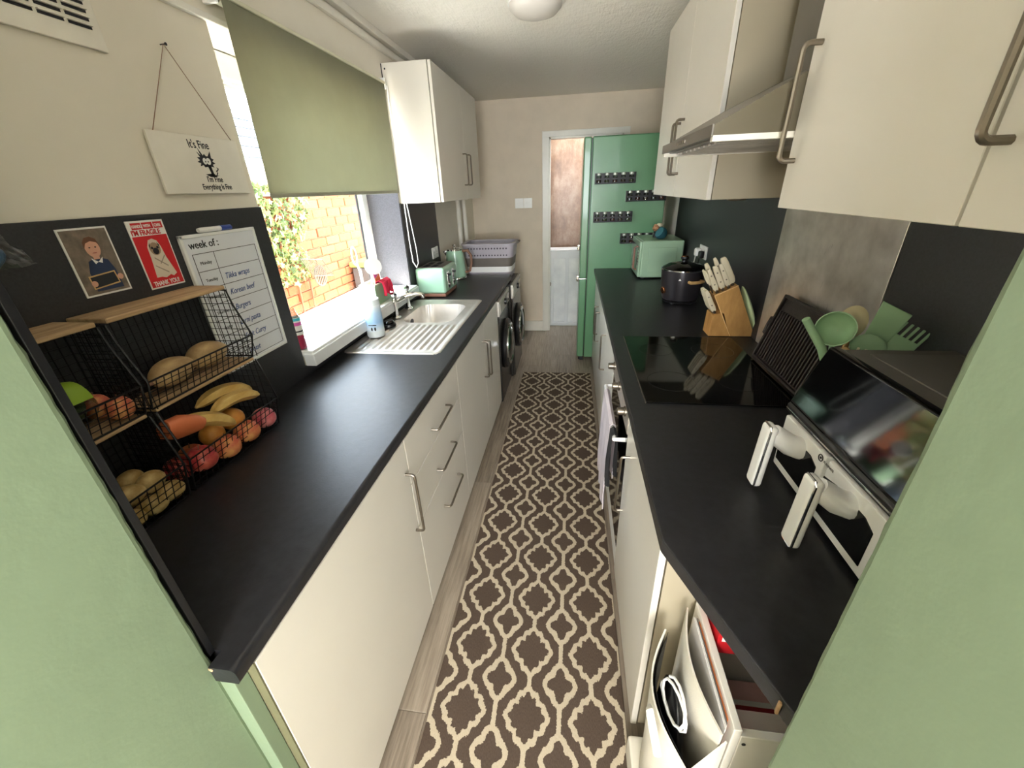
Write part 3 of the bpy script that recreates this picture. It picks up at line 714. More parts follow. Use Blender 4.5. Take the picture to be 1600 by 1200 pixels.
# ---- whiteboard planner
wb = thing('whiteboard', 'white weekly meal planner board headed week of with handwritten meals', 'whiteboard', (fx, 1.24, 1.085))
Y0, Y1, Z0, Z1 = 1.087, 1.394, 1.083, 1.518
fwb = M['white_trim']
obj('panel', B().box(fx, Y0+.004, Z0+.004, fx+.008, Y1-.004, Z1-.004), mat('whiteboard_gloss', 'e6e9ee', .18, vary=0), wb, False)
for a in ((Y0, Z0, Y0+.010, Z1), (Y1-.010, Z0, Y1, Z1), (Y0, Z0, Y1, Z0+.010), (Y0, Z1-.010, Y1, Z1)):
    obj('frame_edge', B().box(fx, a[0], a[1], fx+.011, a[2], a[3], .002), 'upvc', wb, False)
x1 = fx+.0083
gx0, gx1, gz0, gz1 = 1.112, 1.376, 1.100, 1.462
lines = [[(gx0-.001, gz0), (gx0+.001, gz0), (gx0+.001, gz1), (gx0-.001, gz1)], [(gx1-.001, gz0), (gx1+.001, gz0), (gx1+.001, gz1), (gx1-.001, gz1)], [(1.190, gz0), (1.1915, gz0), (1.1915, gz1), (1.190, gz1)]]
rowz = [gz1-(gz1-gz0)*i/7 for i in range(8)]
for z in rowz: lines.append([(gx0, z-.0008), (gx1, z-.0008), (gx1, z+.0008), (gx0, z+.0008)])
flat('grid_print', lines, 'ink', wb, 'x', x1-.0003, x1+.0002)
text('week of :', .030, 'ink', wb, (x1, 1.110, 1.478), bold=.0003)
for d, z in zip(('Monday', 'Tuesday', 'Wednesday', 'Thursday', 'Friday', 'Saturday', 'Sunday'), rowz):
    text(d, .0135, 'ink', wb, (x1, 1.1505, z-.032), align='CENTER')
for d, z in zip(('Tikka wraps', 'Korean beef', 'Burgers', 'carni pasta', 'Fruit Curry', 'Roast'), rowz[1:]):
    text(d, .026, 'blue_ink', wb, (x1, 1.203, z-.036), shear=.35, sx=.86, name='handwriting')
pn = thing('marker_pen', 'white marker pen with a blue cap resting on the whiteboard top edge', 'pen', (fx+.01, 1.21, 1.519))
obj('barrel', B().lathe([(.006, 0), (.0075, .01), (.0075, .085)], (fx+.0095, 1.160, 1.5265), 14, 'y'), 'white_plastic', pn)
obj('cap', B().lathe([(.008, .085), (.008, .128), (.005, .132)], (fx+.0095, 1.160, 1.5265), 14, 'y'), 'blue', pn)
# ---- clear plastic bag hanging at the board's near end
pb = thing('plastic_bag', 'crumpled clear plastic bag with blue contents hanging from a black clip', 'bag', (fx+.02, .69, 1.47))
t = bmesh.new(); NB = 14; rows = []
for i in range(NB+1):
    z = 1.585-.085*i/NB; hw = .012+.05*(i/NB)**.8
    rows.append([t.verts.new((fx+.006+.018*math.sin(PI*j/10)*(.4+i/NB)+random.uniform(-.003, .003), .680-hw*.6+hw*1.6*j/10+random.uniform(-.002, .002), z+random.uniform(-.002, .002))) for j in range(11)])
for a, c in zip(rows, rows[1:]):
    for j in range(10): t.faces.new((a[j], a[j+1], c[j+1], c[j]))
obj('film', t, 'clear', pb)
obj('contents', B().ball((fx+.012, .662, 1.525), .012, .030, .030, warp=.1), mat('blue_packet', '1f5a8c', .35), pb)
obj('clip', B().box(fx, .672, 1.578, fx+.014, .690, 1.598, .002), 'black_plastic', pb)
# ---- two wire basket units
def basket(label, y0, y1):
    r = thing('wire_basket_stand', label, 'basket', (-1.06, (y0+y1)/2, ZT), 'two-tier wire baskets')
    xb = -1.122
    prof = [(xb, .903), (-.992, .903), (-.967, 1.0025), (-.990, 1.105), (-1.002, 1.150), (-.982, 1.225), (-1.014, 1.318), (-1.022, 1.362)]
    fr = B()
    for y in (y0, y1):
        fr.tube([(xb, y, .903), (xb, y, 1.365)], .0028, 6)
        fr.tube([(xb, y, .903), (-.992, y, .903), (-.967, y, 1.0025), (-.988, y, 1.10), (-1.0, y, 1.142)], .0026, 6)
        fr.tube([(xb, y, 1.152), (-1.005, y, 1.154), (-.982, y, 1.225), (-1.014, y, 1.318), (-1.022, y, 1.364), (xb, y, 1.366)], .0026, 6)
    for x, z in ((-.967, 1.0025), (-.982, 1.225), (-1.005, 1.152), (-.992, .904)): fr.tube([(x, y0, z), (x, y1, z)], .0024, 6)
    obj('frame', fr, 'black_metal', r)
    m = B()
    def seg(a, b): m.tube([a, b], .0011, 4)
    n = 17
    for i in range(1, n):
        y = y0+(y1-y0)*i/n
        seg((-.992, y, .904), (-.967, y, 1.0025)); seg((-1.003, y, 1.156), (-.982, y, 1.225)); seg((xb, y, .903), (xb, y, 1.365)); seg((xb, y, .9035), (-.992, y, .9035))
    for k in range(1, 5):
        f = k/5
        seg((-.992+.025*f, y0, .904+.0985*f), (-.992+.025*f, y1, .904+.0985*f)); seg((-1.003+.021*f, y0, 1.156+.069*f), (-1.003+.021*f, y1, 1.156+.069*f))
    for k in range(1, 24): seg((xb, y0, .903+.02*k), (xb, y1, .903+.02*k))
    for y in (y0, y1):
        for k in range(1, 23):
            z = .903+.02*k
            if z < 1.0025: xf = -.992+.025*(z-.903)/.0995
            elif z < 1.142: xf = -.967-.033*(z-1.0025)/.14
            elif z < 1.225: xf = -1.005+.023*(z-1.152)/.073
            else: xf = -.982-.04*(z-1.225)/.14
            seg((xb, y, z), (xf, y, z))
        for k in range(1, 8):
            x = xb+.019*k
            zt = 1.0025 if x > -.99 else 1.14
            if x < -.968: seg((x, y, .903), (x, y, min(zt, 1.0025+(-.967-x)*4)))
            zt2 = 1.364 if x < -1.022 else (1.318 if x < -1.014 else 1.225+max(0, (-.982-x))*2.6)
            if x < -.984: seg((x, y, 1.153), (x, y, zt2))
    obj('wire_mesh', m, 'black_metal', r, False, kind='stuff')
    b = B(); b.box(-1.126, y0+.003, 1.368, -1.018, y1-.003, 1.379, .002, 1, Matrix.Identity(3)); obj('top_shelf', b, 'plank', r, False)
    obj('middle_shelf', B().box(-1.120, y0+.004, 1.142, -1.000, y1-.004, 1.150, .0015, 1), 'plank', r, False)
    return r
basket('two-tier black wire basket under the photo, holding squash, bananas and apples', .735, 1.083)
basket('two-tier black wire basket nearest the green wall, holding bagged salad and potatoes', .372, .718)
def fruit(nm, label, c, r, m, cat=None, group=None, stem=False, warp=.03, rot=None):
    if nm == 'banana': raise ValueError
    if stem:
        f = thing(nm, label, cat or 'fruit', (c[0], c[1], c[2]-r[2]), group)
        prof = []
        for i in range(15):
            a = PI*i/14; rad = math.sin(a)*(1+.06*math.cos(a)); h = -math.cos(a)*(1-.12*abs(math.cos(a))**6) - (.16*math.exp(-(rad/.22)**2) if a > PI/2 else -.08*math.exp(-(rad/.2)**2))
            prof.append((max(rad, .001)*r[0], h*r[2]))
        b = B().lathe(prof, c, 24, 'z', True, 1, r[1]/r[0]); obj('flesh', b, m, f)
        obj('stem', B().tube([(c[0], c[1], c[2]+r[2]*.7), (c[0]+.003, c[1]+.002, c[2]+r[2]*1.15)], .0016, 5), 'walnut', f)
        return f
    o = obj(nm, B().ball(c, *r, rot=rot, warp=warp), m); return tag(o, label, cat or 'fruit', group)
def skin(name, a, b_, c=None, rough=.5, sc_=9):
    n = NT(name); f = n.noise(n.coord('Generated'), sc_*.25, 5, .6)
    n.l(n.ramp(f, [(.35, a), (.65, b_)]), n.b.inputs['Base Color']); n.b.inputs['Roughness'].default_value = rough
    n.bump(n.noise(n.coord('Generated'), 14, 4), .15, .004); return n.m
M['squash'] = skin('squash_skin', '9c7e55', 'bfa272', rough=.55); M['potato'] = skin('potato_skin', 'a98a4f', 'cdb27c', rough=.7)
M['apple'] = skin('red_apple_skin', 'a8323a', 'd06a58', rough=.3); M['pinkapple'] = skin('pink_apple_skin', 'b8485c', 'd88a86', rough=.3)
M['peach'] = skin('peach_skin', 'd0654c', 'e6a868', rough=.6); M['orangefruit'] = skin('orange_skin', 'd08a3a', 'e2a552', rough=.45); M['banana'] = skin('banana_skin', 'c9a258', 'e0c27c', rough=.5)
R = Matrix.Rotation
def gourd(label, c, L, r, ang):
    pts = []; rad = []
    for i in range(15):
        k = i/14; pts.append(Vector(c)+R(ang, 3, 'Z') @ Vector((0, (k-.5)*L, .004*math.sin(k*PI))))
        rad.append(r*max(.05, math.sin(PI*min(1, max(0.01, k*.98+.01)))**.55)*(1.0-.22*k))
    f = thing('squash', label, 'vegetable', (c[0], c[1], c[2]-r), 'squashes on the upper shelf')
    obj('body', B().tube(pts, rad, 18), 'squash', f); obj('stalk', B().tube([pts[0], pts[0]+(pts[0]-pts[1])*1.2], [.006, .004], 6), 'walnut', f)
    return f
gourd('brown squash lying in the upper basket, left one under the photo', (-1.062, .868, 1.192), .145, .040, .12)
gourd('brown squash lying in the upper basket, right one before the whiteboard', (-1.066, .990, 1.193), .130, .041, -.12)
fruit('peach', 'peach at the front right of the near upper basket', (-1.030, .690, 1.181), (.026, .027, .029), 'peach', stem=True)
fruit('peach', 'peach behind the wire side between the two upper baskets', (-1.09, .688, 1.183), (.030, .028, .031), 'peach', stem=True)
sb = thing('salad_bag', 'clear salad bag with a lime green label in the near upper basket', 'bag', (-1.06, .57, 1.151))
obj('film', B().ball((-1.075, .600, 1.208), .042, .075, .055, warp=.08), 'clear', sb)
obj('salad', B().ball((-1.075, .598, 1.196), .036, .064, .042, warp=.22), mat('salad_leaves', '4d5a30', .6, vary=.4, vscale=40), sb)
t = bmesh.new(); rows = []
for i in range(7):
    rows.append([t.verts.new((-1.078+.047*math.sin(a)*math.cos(.5*(i-3)/3), .620+.013*(i-3)+.0, 1.210+.060*math.cos(a)*math.cos(.55*(i-3)/3))) for a in [x*.22-.25 for x in range(8)]])
for a, c in zip(rows, rows[1:]):
    for j in range(7): t.faces.new((a[j], a[j+1], c[j+1], c[j]))
obj('label', t, mat('lime_label', '8cab2f', .45), sb)
def banana(b, p0, bend, L, r, ang, tilt=0):
    pts = []; rad = []
    for i in range(13):
        k = i/12-.5; v = Vector((bend*(1-(2*k)**2)*.0, k*L, bend*(1-(2*k)**2)))
        pts.append(Vector(p0)+R(ang, 3, 'Z') @ (R(tilt, 3, 'X') @ v)); rad.append(r*(1-.9*abs(2*k)**6)*(1-.25*abs(2*k)**3)+.002)
    b.tube(pts, rad, 6)
    return pts
def bunch(label, items):
    f = thing('banana_bunch', label, 'fruit', items[0][0])
    for it in items: bb = B(); banana(bb, *it); obj('banana', bb, 'banana', f)
    return f
bunch('pair of pale bananas arched over the fruit in the lower basket', [((-1.055, .982, 1.052), .024, .200, .018, -.06, -.18), ((-1.028, .985, 1.030), .022, .190, .0175, -.02, -.16)])
ob = bunch('banana with an orange wrapper around its left end in the lower basket', [((-1.005, .842, 1.036), .022, .190, .019, -.10, -.45)])
obj('wrapper', B().tube([(-1.014, .742, 1.085), (-1.010, .775, 1.076), (-1.004, .812, 1.063), (-1.002, .830, 1.053)], [.030, .040, .032, .023], 14, flat=.7), mat('orange_wrapper', 'd3744a', .4, vary=.06), ob)
fruit('apple', 'pink apple at the right end of the lower fruit basket', (-1.008, 1.047, .945), (.037, .037, .035), 'pinkapple', stem=True)
fruit('peach', 'blushed peach beside the pink apple in the lower basket', (-1.006, .965, .944), (.037, .038, .036), 'peach', stem=True)
fruit('orange', 'small orange behind the peaches under the bananas', (-1.065, .985, .975), (.036, .036, .036), 'orangefruit')
fruit('orange', 'small orange at the back below the banana tip', (-1.068, .905, .965), (.035, .035, .035), 'orangefruit')
fruit('peach', 'golden peach in the middle of the lower basket front', (-1.005, .880, .945), (.038, .038, .037), 'peach', stem=True)
fruit('apple', 'red apple under the orange banana wrapper', (-1.005, .797, .962), (.038, .038, .037), 'apple', stem=True)
fruit('apple', 'red apple at the lower left corner of the fruit basket', (-1.060, .770, .942), (.037, .037, .035), 'apple', stem=True)
fruit('peach', 'peach at the back left of the lower basket', (-1.075, .830, .942), (.036, .036, .035), 'peach', stem=True)
random.seed(5)
for i, (y, x, z) in enumerate([(.690, -1.012, .936), (.640, -1.012, .934), (.588, -1.012, .934), (.690, -1.072, .936), (.632, -1.075, .936), (.575, -1.075, .936), (.668, -1.020, .982), (.615, -1.022, .984), (.660, -1.070, .988), (.605, -1.074, .988)]):
    fruit('potato', ('potato at the front right of the near lower basket', 'potato at the middle front of the near lower basket', 'potato at the front left of the near lower basket', 'potato at the back right of the near lower basket', 'potato at the middle back of the near lower basket', 'potato at the back left of the near lower basket', 'heaped potato on top at the front right of the potato pile', 'heaped potato on top at the front left of the potato pile', 'heaped potato on top at the back right of the potato pile', 'heaped potato on top at the back left of the potato pile')[i], (x+random.uniform(-.004, .004), y, z), (.028, .031, .027), 'potato', 'vegetable', 'potatoes in the near lower basket', warp=.08, rot=R(random.uniform(0, 3), 3, 'Z'))
# ---- bottle on the sill
rb = thing('squash_bottle', 'slim clear bottle of red drink at the near end of the window sill', 'bottle', (-1.185, 1.575, 1.012))
c = (-1.146, 1.507, 1.0125)
obj('body', B().lathe([(.020, 0), (.022, .006), (.022, .130), (.018, .150), (.012, .165), (.012, .178)], c, 20), 'clear', rb)
obj('drink', B().lathe([(.018, .003), (.0205, .008), (.0205, .062)], c, 20), mat('red_drink', 'd02a55', .2), rb)
obj('label', B().lathe([(.0226, .068), (.0226, .142)], c, 20, cap=False), 'paper', rb)
obj('label_band', B().lathe([(.0230, .128), (.0230, .140)], c, 20, cap=False), mat('aqua_band', '37b4c4', .4), rb)
obj('label_print', B().lathe([(.0230, .108), (.0230, .122)], c, 20, cap=False), 'pink', rb)
obj('label_mark', B().lathe([(.0230, .080), (.0230, .086)], c, 20, cap=False), 'ink', rb)
# ---- sill caddy with brushes, sponge pack, cloth
cx0, cx1, cy0, cy1, cz0 = -1.216, -1.124, 2.222, 2.42, 1.0125
cdy = thing('sink_caddy', 'sage green sink caddy with cream rim standing on the window sill', 'caddy', (-1.17, 2.32, cz0))
b = B(); b.box(cx0, cy0, cz0, cx1, cy1, cz0+.006, .003); b.box(cx0, cy0, cz0, cx0+.004, cy1, cz0+.115, .0015); b.box(cx1-.004, cy0, cz0, cx1, cy1, cz0+.115, .0015); b.box(cx0, cy0, cz0, cx1, cy0+.004, cz0+.115, .0015); b.box(cx0, cy1-.004, cz0, cx1, cy1, cz0+.115, .0015)
obj('box', b, 'sage_plastic', cdy)
b = B(); zt = cz0+.112; b.box(cx0-.004, cy0-.004, zt, cx1+.004, cy0+.004, zt+.008, .002); b.box(cx0-.004, cy1-.004, zt, cx1+.004, cy1+.004, zt+.008, .002); b.box(cx0-.004, cy0, zt, cx0+.004, cy1, zt+.008, .002); b.box(cx1-.004, cy0, zt, cx1+.004, cy1, zt+.008, .002)
obj('rim', b, mat('cream_rim', 'e2dcc4', .4), cdy)
bs = thing('dish_brush', 'white looped dish brush standing at the left of the sink caddy', 'brush', (-1.20, 2.25, cz0+.01))
obj('handle', B().tube([(-1.200, 2.25, cz0+.012), (-1.205, 2.245, cz0+.13), (-1.200, 2.235, cz0+.20), (-1.205, 2.225, cz0+.235)], [.007, .008, .009, .006], 8), 'white_plastic', bs)
obj('loop', B().tube([(-1.208+.018*math.sin(a), 2.215-.006*math.sin(a), cz0+.285-.050*math.cos(a)) for a in [x*2*PI/16 for x in range(16)]], .0042, 6, True), 'white_plastic', bs)
bs2 = thing('dish_brush', 'white round-headed dish brush leaning in the sink caddy', 'brush', (-1.17, 2.30, cz0+.01))
obj('handle', B().tube([(-1.185, 2.28, cz0+.012), (-1.172, 2.31, cz0+.17)], .006, 8), 'white_plastic', bs2)
obj('head', B().lathe([(.02, 0), (.046, .004), (.048, .016), (.03, .022)], (-1.168, 2.315, cz0+.205), 24, Vector((.75, -.5, .35))), 'white_plastic', bs2)
obj('bristles', B().lathe([(.043, 0), (.047, .016)], (-1.152, 2.303, cz0+.212), 24, Vector((.75, -.5, .35))), 'paper', bs2)
sp = thing('sponge_pack', 'pink and orange sponge packet tucked upright in the sink caddy', 'packet', (-1.14, 2.37, cz0+.05))
Mx = Matrix.Rotation(.35, 3, 'X'); pv = (-1.15, 2.37, cz0+.02)
obj('packet', B().box(-1.164, 2.335, cz0+.02, -1.150, 2.405, cz0+.215, .005, 2, Mx, pv), mat('pale_packet', 'e8dcd6', .4), sp)
for z0, z1, m in ((.160, .212, 'pink'), (.110, .158, 'orange')): obj('printed_band', B().box(-1.165, 2.340, cz0+z0, -1.1485, 2.4055, cz0+z1, .002, 1, Mx, pv), m, sp)
t = bmesh.new(); rows = []
for i in range(17):
    y = 2.275+.125*i/16; ww = .007*math.sin(i*1.9)
    rows.append([t.verts.new(p) for p in ((-1.146+ww*.3, y, cz0+.085), (-1.140, y, cz0+.128), (-1.122, y+.001, cz0+.134), (-1.102+ww, y+.003, cz0+.122), (-1.096+ww*1.4, y+.004, cz0+.085), (-1.098+ww*1.8, y+.006, cz0+.050-.010*math.sin(i)))])
for a, c2 in zip(rows, rows[1:]):
    for j in range(5): t.faces.new((a[j], a[j+1], c2[j+1], c2[j]))
bmesh.ops.subdivide_edges(t, edges=t.edges[:], cuts=1, use_grid_fill=True)
bmesh.ops.solidify(t, geom=t.faces[:], thickness=.003)
tag(obj('dish_cloth', t, 'red_cloth'), 'crimson dish cloth draped over the edge of the sink caddy', 'cloth')
# ---- tub on drainer, black plug
st = thing('wash_tub', 'clear white tub with a pale blue printed label on the draining board', 'tub', (-1.052, 2.0, ZT+.004))
c = (-1.052, 2.0, ZT+.0045)
obj('body', B().lathe([(.043, 0), (.047, .006), (.0465, .192), (.045, .198)], c, 28), mat('frosted_tub', 'dfe8ea', .3), st)
lb = NT('blue_fade_label'); sepz = lb.n('ShaderNodeSeparateXYZ'); lb.l(lb.coord('Generated'), sepz.inputs[0])
lb.l(lb.ramp(sepz.outputs[2], [(0, 'e6f0f6'), (.35, '9cc4ea'), (.7, 'b8d6f0'), (1, 'eef4f6')]), lb.b.inputs['Base Color']); lb.b.inputs['Roughness'].default_value = .35
obj('label', B().lathe([(.0478, .035), (.0474, .175)], c, 28, cap=False), lb.m, st)
obj('lid', B().lathe([(.0455, .197), (.0465, .201), (.0445, .205)], c, 28), mat('frosted_lid', 'dde6e8', .3), st)
ymk = 2.0-.0485
b = B(); b.prism(ell(-1.047, .955, .004, .010, 10), 'y', ymk-.0008, ymk+.004); b.prism(ell(-1.030, .955, .004, .010, 10), 'y', ymk+.002, ymk+.007); b.box(-1.062, ymk-.001, .975, -1.020, ymk+.005, .978)
obj('label_mark', b, 'ink', st, False)
pg = thing('sink_plug', 'black rubber plug strainer lying on the drainer by the tap', 'plug', (-1.05, 2.165, ZT+.005))
obj('base', B().lathe([(.040, 0), (.043, .006), (.040, .016), (.030, .020)], (-1.050, 2.165, ZT+.0045), 24), 'black_plastic', pg)
obj('rim', B().lathe([(.030, .019), (.034, .026), (.028, .034), (.018, .036)], (-1.050, 2.165, ZT+.0045), 24), 'black_gloss', pg)
# ---- toaster
M['t_mint'] = mat('toaster_mint', 'a2c8ac', .28, vary=.02, coat=.3)
ts = thing('toaster', 'mint green toaster with dark slots on the worktop behind the sink', 'toaster', (-1.02, 3.10, ZT))
tx0, tx1, ty0, ty1 = -1.124, -.902, 2.865, 3.195
obj('body', B().box(tx0, ty0, ZT+.026, tx1, ty1, ZT+.210, .022, 4), 't_mint', ts)
obj('base', B().box(tx0+.006, ty0+.006, ZT+.004, tx1-.006, ty1-.006, ZT+.028, .006), 'copper_wood', ts)
tt = obj('top_plate', B().box(tx0+.022, ty0+.028, ZT+.205, tx1-.022, ty1-.028, ZT+.2125, .002), 'brush', ts)
for k in range(2):
    for y in (ty0+.05, ty0+.17): obj('slot', B().box(tx0+.045+k*.065, y, ZT+.2122, tx0+.083+k*.065, y+.095, ZT+.2135), 'ink', ts, False)
for y in (ty0+.085, ty0+.215):
    obj('lever_panel', B().box(tx1-.002, y-.022, ZT+.055, tx1+.004, y+.022, ZT+.175, .002), 'chrome', ts)
    obj('lever', B().box(tx1+.003, y-.014, ZT+.145, tx1+.024, y+.014, ZT+.160, .003), 'black_plastic', ts)
    obj('dial', B().lathe([(.014, 0), (.013, .012)], (tx1+.003, y, ZT+.085), 20, (1, 0, 0)), 'chrome', ts)
# ---- kettle
kt = thing('kettle', 'mint green kettle with wood-effect handle beside the toaster', 'kettle', (-1.005, 3.55, ZT))
c = (-1.005, 3.55, ZT)
obj('body', B().lathe([(.080, .022), (.086, .030), (.084, .10), (.076, .20), (.068, .245)], c, 36), 't_mint', kt)
obj('base', B().lathe([(.088, .003), (.090, .012), (.086, .022)], c, 36), 'chrome', kt)
ld = obj('lid', B().lathe([(.069, .244), (.066, .256), (.03, .266), (.004, .268)], c, 32), 'chrome', kt)
obj('lid_knob', B().lathe([(.010, .266), (.010, .276), (.017, .284), (.010, .294)], c, 16), 'chrome', ld)
obj('spout', B().prism([(-.060, .250), (-.098, .238), (-.066, .185)], 'y', -.022, .022, .006), 'chrome', kt)
for ch in kt.children:
    if ch.name.startswith('spout'): ch.data.transform(Matrix.Translation(Vector(c)))
obj('handle', B().tube([(-.935, 3.55, ZT+.238), (-.890, 3.55, ZT+.240), (-.862, 3.55, ZT+.20), (-.862, 3.55, ZT+.13), (-.880, 3.55, ZT+.07), (-.922, 3.55, ZT+.058)], [.012, .013, .012, .011, .010, .010], 12), 'walnut', kt)
# ---- socket behind the kettle
def socket(label, y0, y1, z0, z1, x, sgn):
    s_ = thing('wall_socket', label, 'socket', (x, (y0+y1)/2, z0))
    a, b_ = sorted((x, x+sgn*.010)); obj('plate', B().box(a, y0, z0, b_, y1, z1, .003), 'white_plastic', s_)
    for yy in (y0+(y1-y0)*.27, y0+(y1-y0)*.73):
        b = B(); b.box(*sorted((x+sgn*.010, x+sgn*.0105))[:1], yy-.002, z0+.045, sorted((x+sgn*.010, x+sgn*.0105))[1], yy+.002, z0+.053)
        for d in (-.011, .011): b.box(sorted((x+sgn*.010, x+sgn*.0105))[0], yy+d-.003, z0+.026, sorted((x+sgn*.010, x+sgn*.0105))[1], yy+d+.003, z0+.030)
        obj('pin_hole', b, 'ink', s_, False)
        obj('switch', B().box(*sorted((x+sgn*.010, x+sgn*.014))[:1], yy-.006, z1-.024, sorted((x+sgn*.010, x+sgn*.014))[1], yy+.006, z1-.008, .001), 'white_plastic', s_)
    return s_
socket('white double socket on the black board behind the kettle', 3.31, 3.456, 1.108, 1.194, LX+.008, 1)
# ---- laundry basket on the far machine
M['dkgrey'] = mat('dark_grey_rubber', '6e665f', .6)
lbk = thing('laundry_basket', 'collapsible lilac and grey laundry basket standing on the far machine', 'basket', (-.76, 3.99, .852))
def ring_(z0, z1, s0, s1, m, nm, th=.006):
    t = bmesh.new(); rows = []
    def rrect(s, z, off):
        hx = .245*s-off; hy = .185*s-off; r = .06; pts = []
        for qx, qy, a0 in ((hx-r, hy-r, 0), (-hx+r, hy-r, PI/2), (-hx+r, -hy+r, PI), (hx-r, -hy+r, 3*PI/2)):
            for i in range(7): a = a0+i/6*PI/2; pts.append((-.765+qx+r*math.cos(a), 3.975+qy+r*math.sin(a), z))
        return pts
    A = [[t.verts.new(p) for p in rrect(*q)] for q in ((s0, z0, 0), (s1, z1, 0), (s1, z1, th), (s0, z0, th))]; n = 28
    for k in range(4):
        a, c3 = A[k], A[(k+1) % 4]
        for i in range(n): t.faces.new((a[i], a[(i+1) % n], c3[(i+1) % n], c3[i]))
    return obj(nm, t, m, lbk)
ring_(.856, .905, .84, .87, 'lilac', 'lower_band'); ring_(.905, .955, .87, .89, 'white_plastic', 'white_band'); ring_(.955, 1.035, .885, .925, 'dkgrey', 'folding_band'); ring_(1.035, 1.085, .93, .95, 'lilac', 'hole_band'); rm = ring_(1.085, 1.155, .955, 1.0, 'lilac', 'rim', .008)
ring_(1.150, 1.162, 1.03, 1.03, 'lilac', 'rim_lip', .03)
obj('floor_panel', B().box(-.955, 3.83, .853, -.575, 4.12, .858), 'lilac', lbk)
b = B()
for k in range(14):
    x = -.94+k*.027
    b.lathe([(.0075, 0), (.0075, .002)], (x, 3.975-.185*.94-.0015, 1.060), 8, (0, -1, 0)); b.lathe([(.0075, 0), (.0075, .002)], (x, 3.975-.185*.978-.002, 1.120), 8, (0, -1, 0))
obj('hole', b, mat('hole_dark', '57525c', .8), lbk, False, kind='stuff')
obj('side_handle', B().tube([(-.512, 3.92, 1.152), (-.495, 3.92, 1.158), (-.495, 4.03, 1.158), (-.512, 4.03, 1.152)], .010, 8), 'dkgrey', lbk)
# ---- left wall cabinet
wc = thing('wall_cabinet', 'white two-door wall cabinet above the kettle beside the green blind', 'cabinet', (-.98, 3.4, 1.54))
obj('carcass', B().box(LX+.003, 2.812, 1.542, -.858, 3.998, 2.293, .001, 1), 'cab', wc, False)
for y0, y1, hy in ((2.812, 3.49, 3.425), (3.49, 3.998, 3.55)):
    d = obj('door', B().box(-.853, y0+.0015, 1.543, -.835, y1-.0015, 2.292, .0012, 1), 'cab', wc, False); dhandle('handle', (-.835, hy, 1.855), (-.835, hy, 1.645), (1, 0, 0), d)
obj('hinge_hole', B().lathe([(.005, 0), (.005, .001)], (LX+.022, 2.8122, 2.265), 10, (0, -1, 0)), 'ink', wc)
obj('back_edge', B().box(LX+.001, 2.808, 2.18, LX+.005, 2.815, 2.29), 'ink', wc)
# ---- roller blind with pull cord
bl = thing('roller_blind', 'sage green roller blind pulled half down over the window', 'blind', (-1.10, 2.1, 1.607))
t = bmesh.new(); rows = []
for i in range(25):
    rows.append([t.verts.new((-1.090+.0025*math.sin(i*.5+k*.3)*(k/10), 1.503+(2.712-1.503)*i/24-.02*k/10*(1 if i > 12 else .8)*.8, 2.172-(.562)*k/10)) for k in range(11)])
for a, c4 in zip(rows, rows[1:]):
    for k in range(10): t.faces.new((a[k], a[k+1], c4[k+1], c4[k]))
bmesh.ops.solidify(t, geom=t.faces[:], thickness=.001)
obj('fabric', t, 'blind', bl)
obj('bottom_bar', B().box(-1.0945, 1.492, 1.606, -1.0865, 2.692, 1.622, .003), 'blind', bl)
obj('top_strip', B().box(-1.093, 1.500, 2.172, -1.083, 2.715, 2.184, .003), mat('cream_strip', 'd6d3b8', .5), bl)
obj('roller_tube', B().lathe([(.020, 0), (.020, 1.20)], (-1.112, 1.508, 2.176), 20, 'y'), 'blind', bl)
br = obj('bracket', B().box(-1.136, 1.478, 2.150, -1.092, 1.492, 2.205, .002), 'white_plastic', bl)
obj('bracket_pin', B().lathe([(.014, 0), (.014, .012)], (-1.112, 1.493, 2.176), 14, 'y'), 'brush', br)
obj('bracket', B().box(-1.136, 2.722, 2.150, -1.088, 2.734, 2.205, .002), 'white_plastic', bl)
obj('pull_cord', B().tube([(-1.086, 2.738, 2.17), (-1.082, 2.745, 1.60), (-1.080, 2.742, 1.30), (-1.082, 2.762, 1.175), (-1.084, 2.82, 1.128), (-1.086, 2.868, 1.150), (-1.086, 2.865, 1.25), (-1.088, 2.79, 1.60), (-1.090, 2.752, 2.17)], .0035, 6), 'white_plastic', bl)
# ---- light switch on back wall
ls = thing('light_switch', 'white double light switch plate on the beige back wall', 'switch', (-.546, BY, 1.40))
for x in (-.645, -.548):
    p = obj('plate', B().box(x, BY-.009, 1.402, x+.094, BY, 1.505, .003), 'white_plastic', ls)
    for dx in (.025, .055): obj('rocker', B().box(x+dx, BY-.014, 1.438, x+dx+.014, BY-.008, 1.466, .002), 'white_plastic', p)
# ---- ceiling lamp
cl = thing('ceiling_lamp', 'round opal dome lamp on the textured ceiling', 'lamp', (-.208, 2.60, 2.36))
obj('base_ring', B().lathe([(.136, .0), (.138, -.012), (.13, -.016)], (-.208, 2.60, CZ), 48), 'white_plastic', cl)
obj('shade', B().lathe([(.132, -.014), (.128, -.030), (.105, -.052), (.06, -.066), (.001, -.070)], (-.208, 2.60, CZ), 48), mat('opal_shade', 'd6d0c8', .35, vary=0), cl)
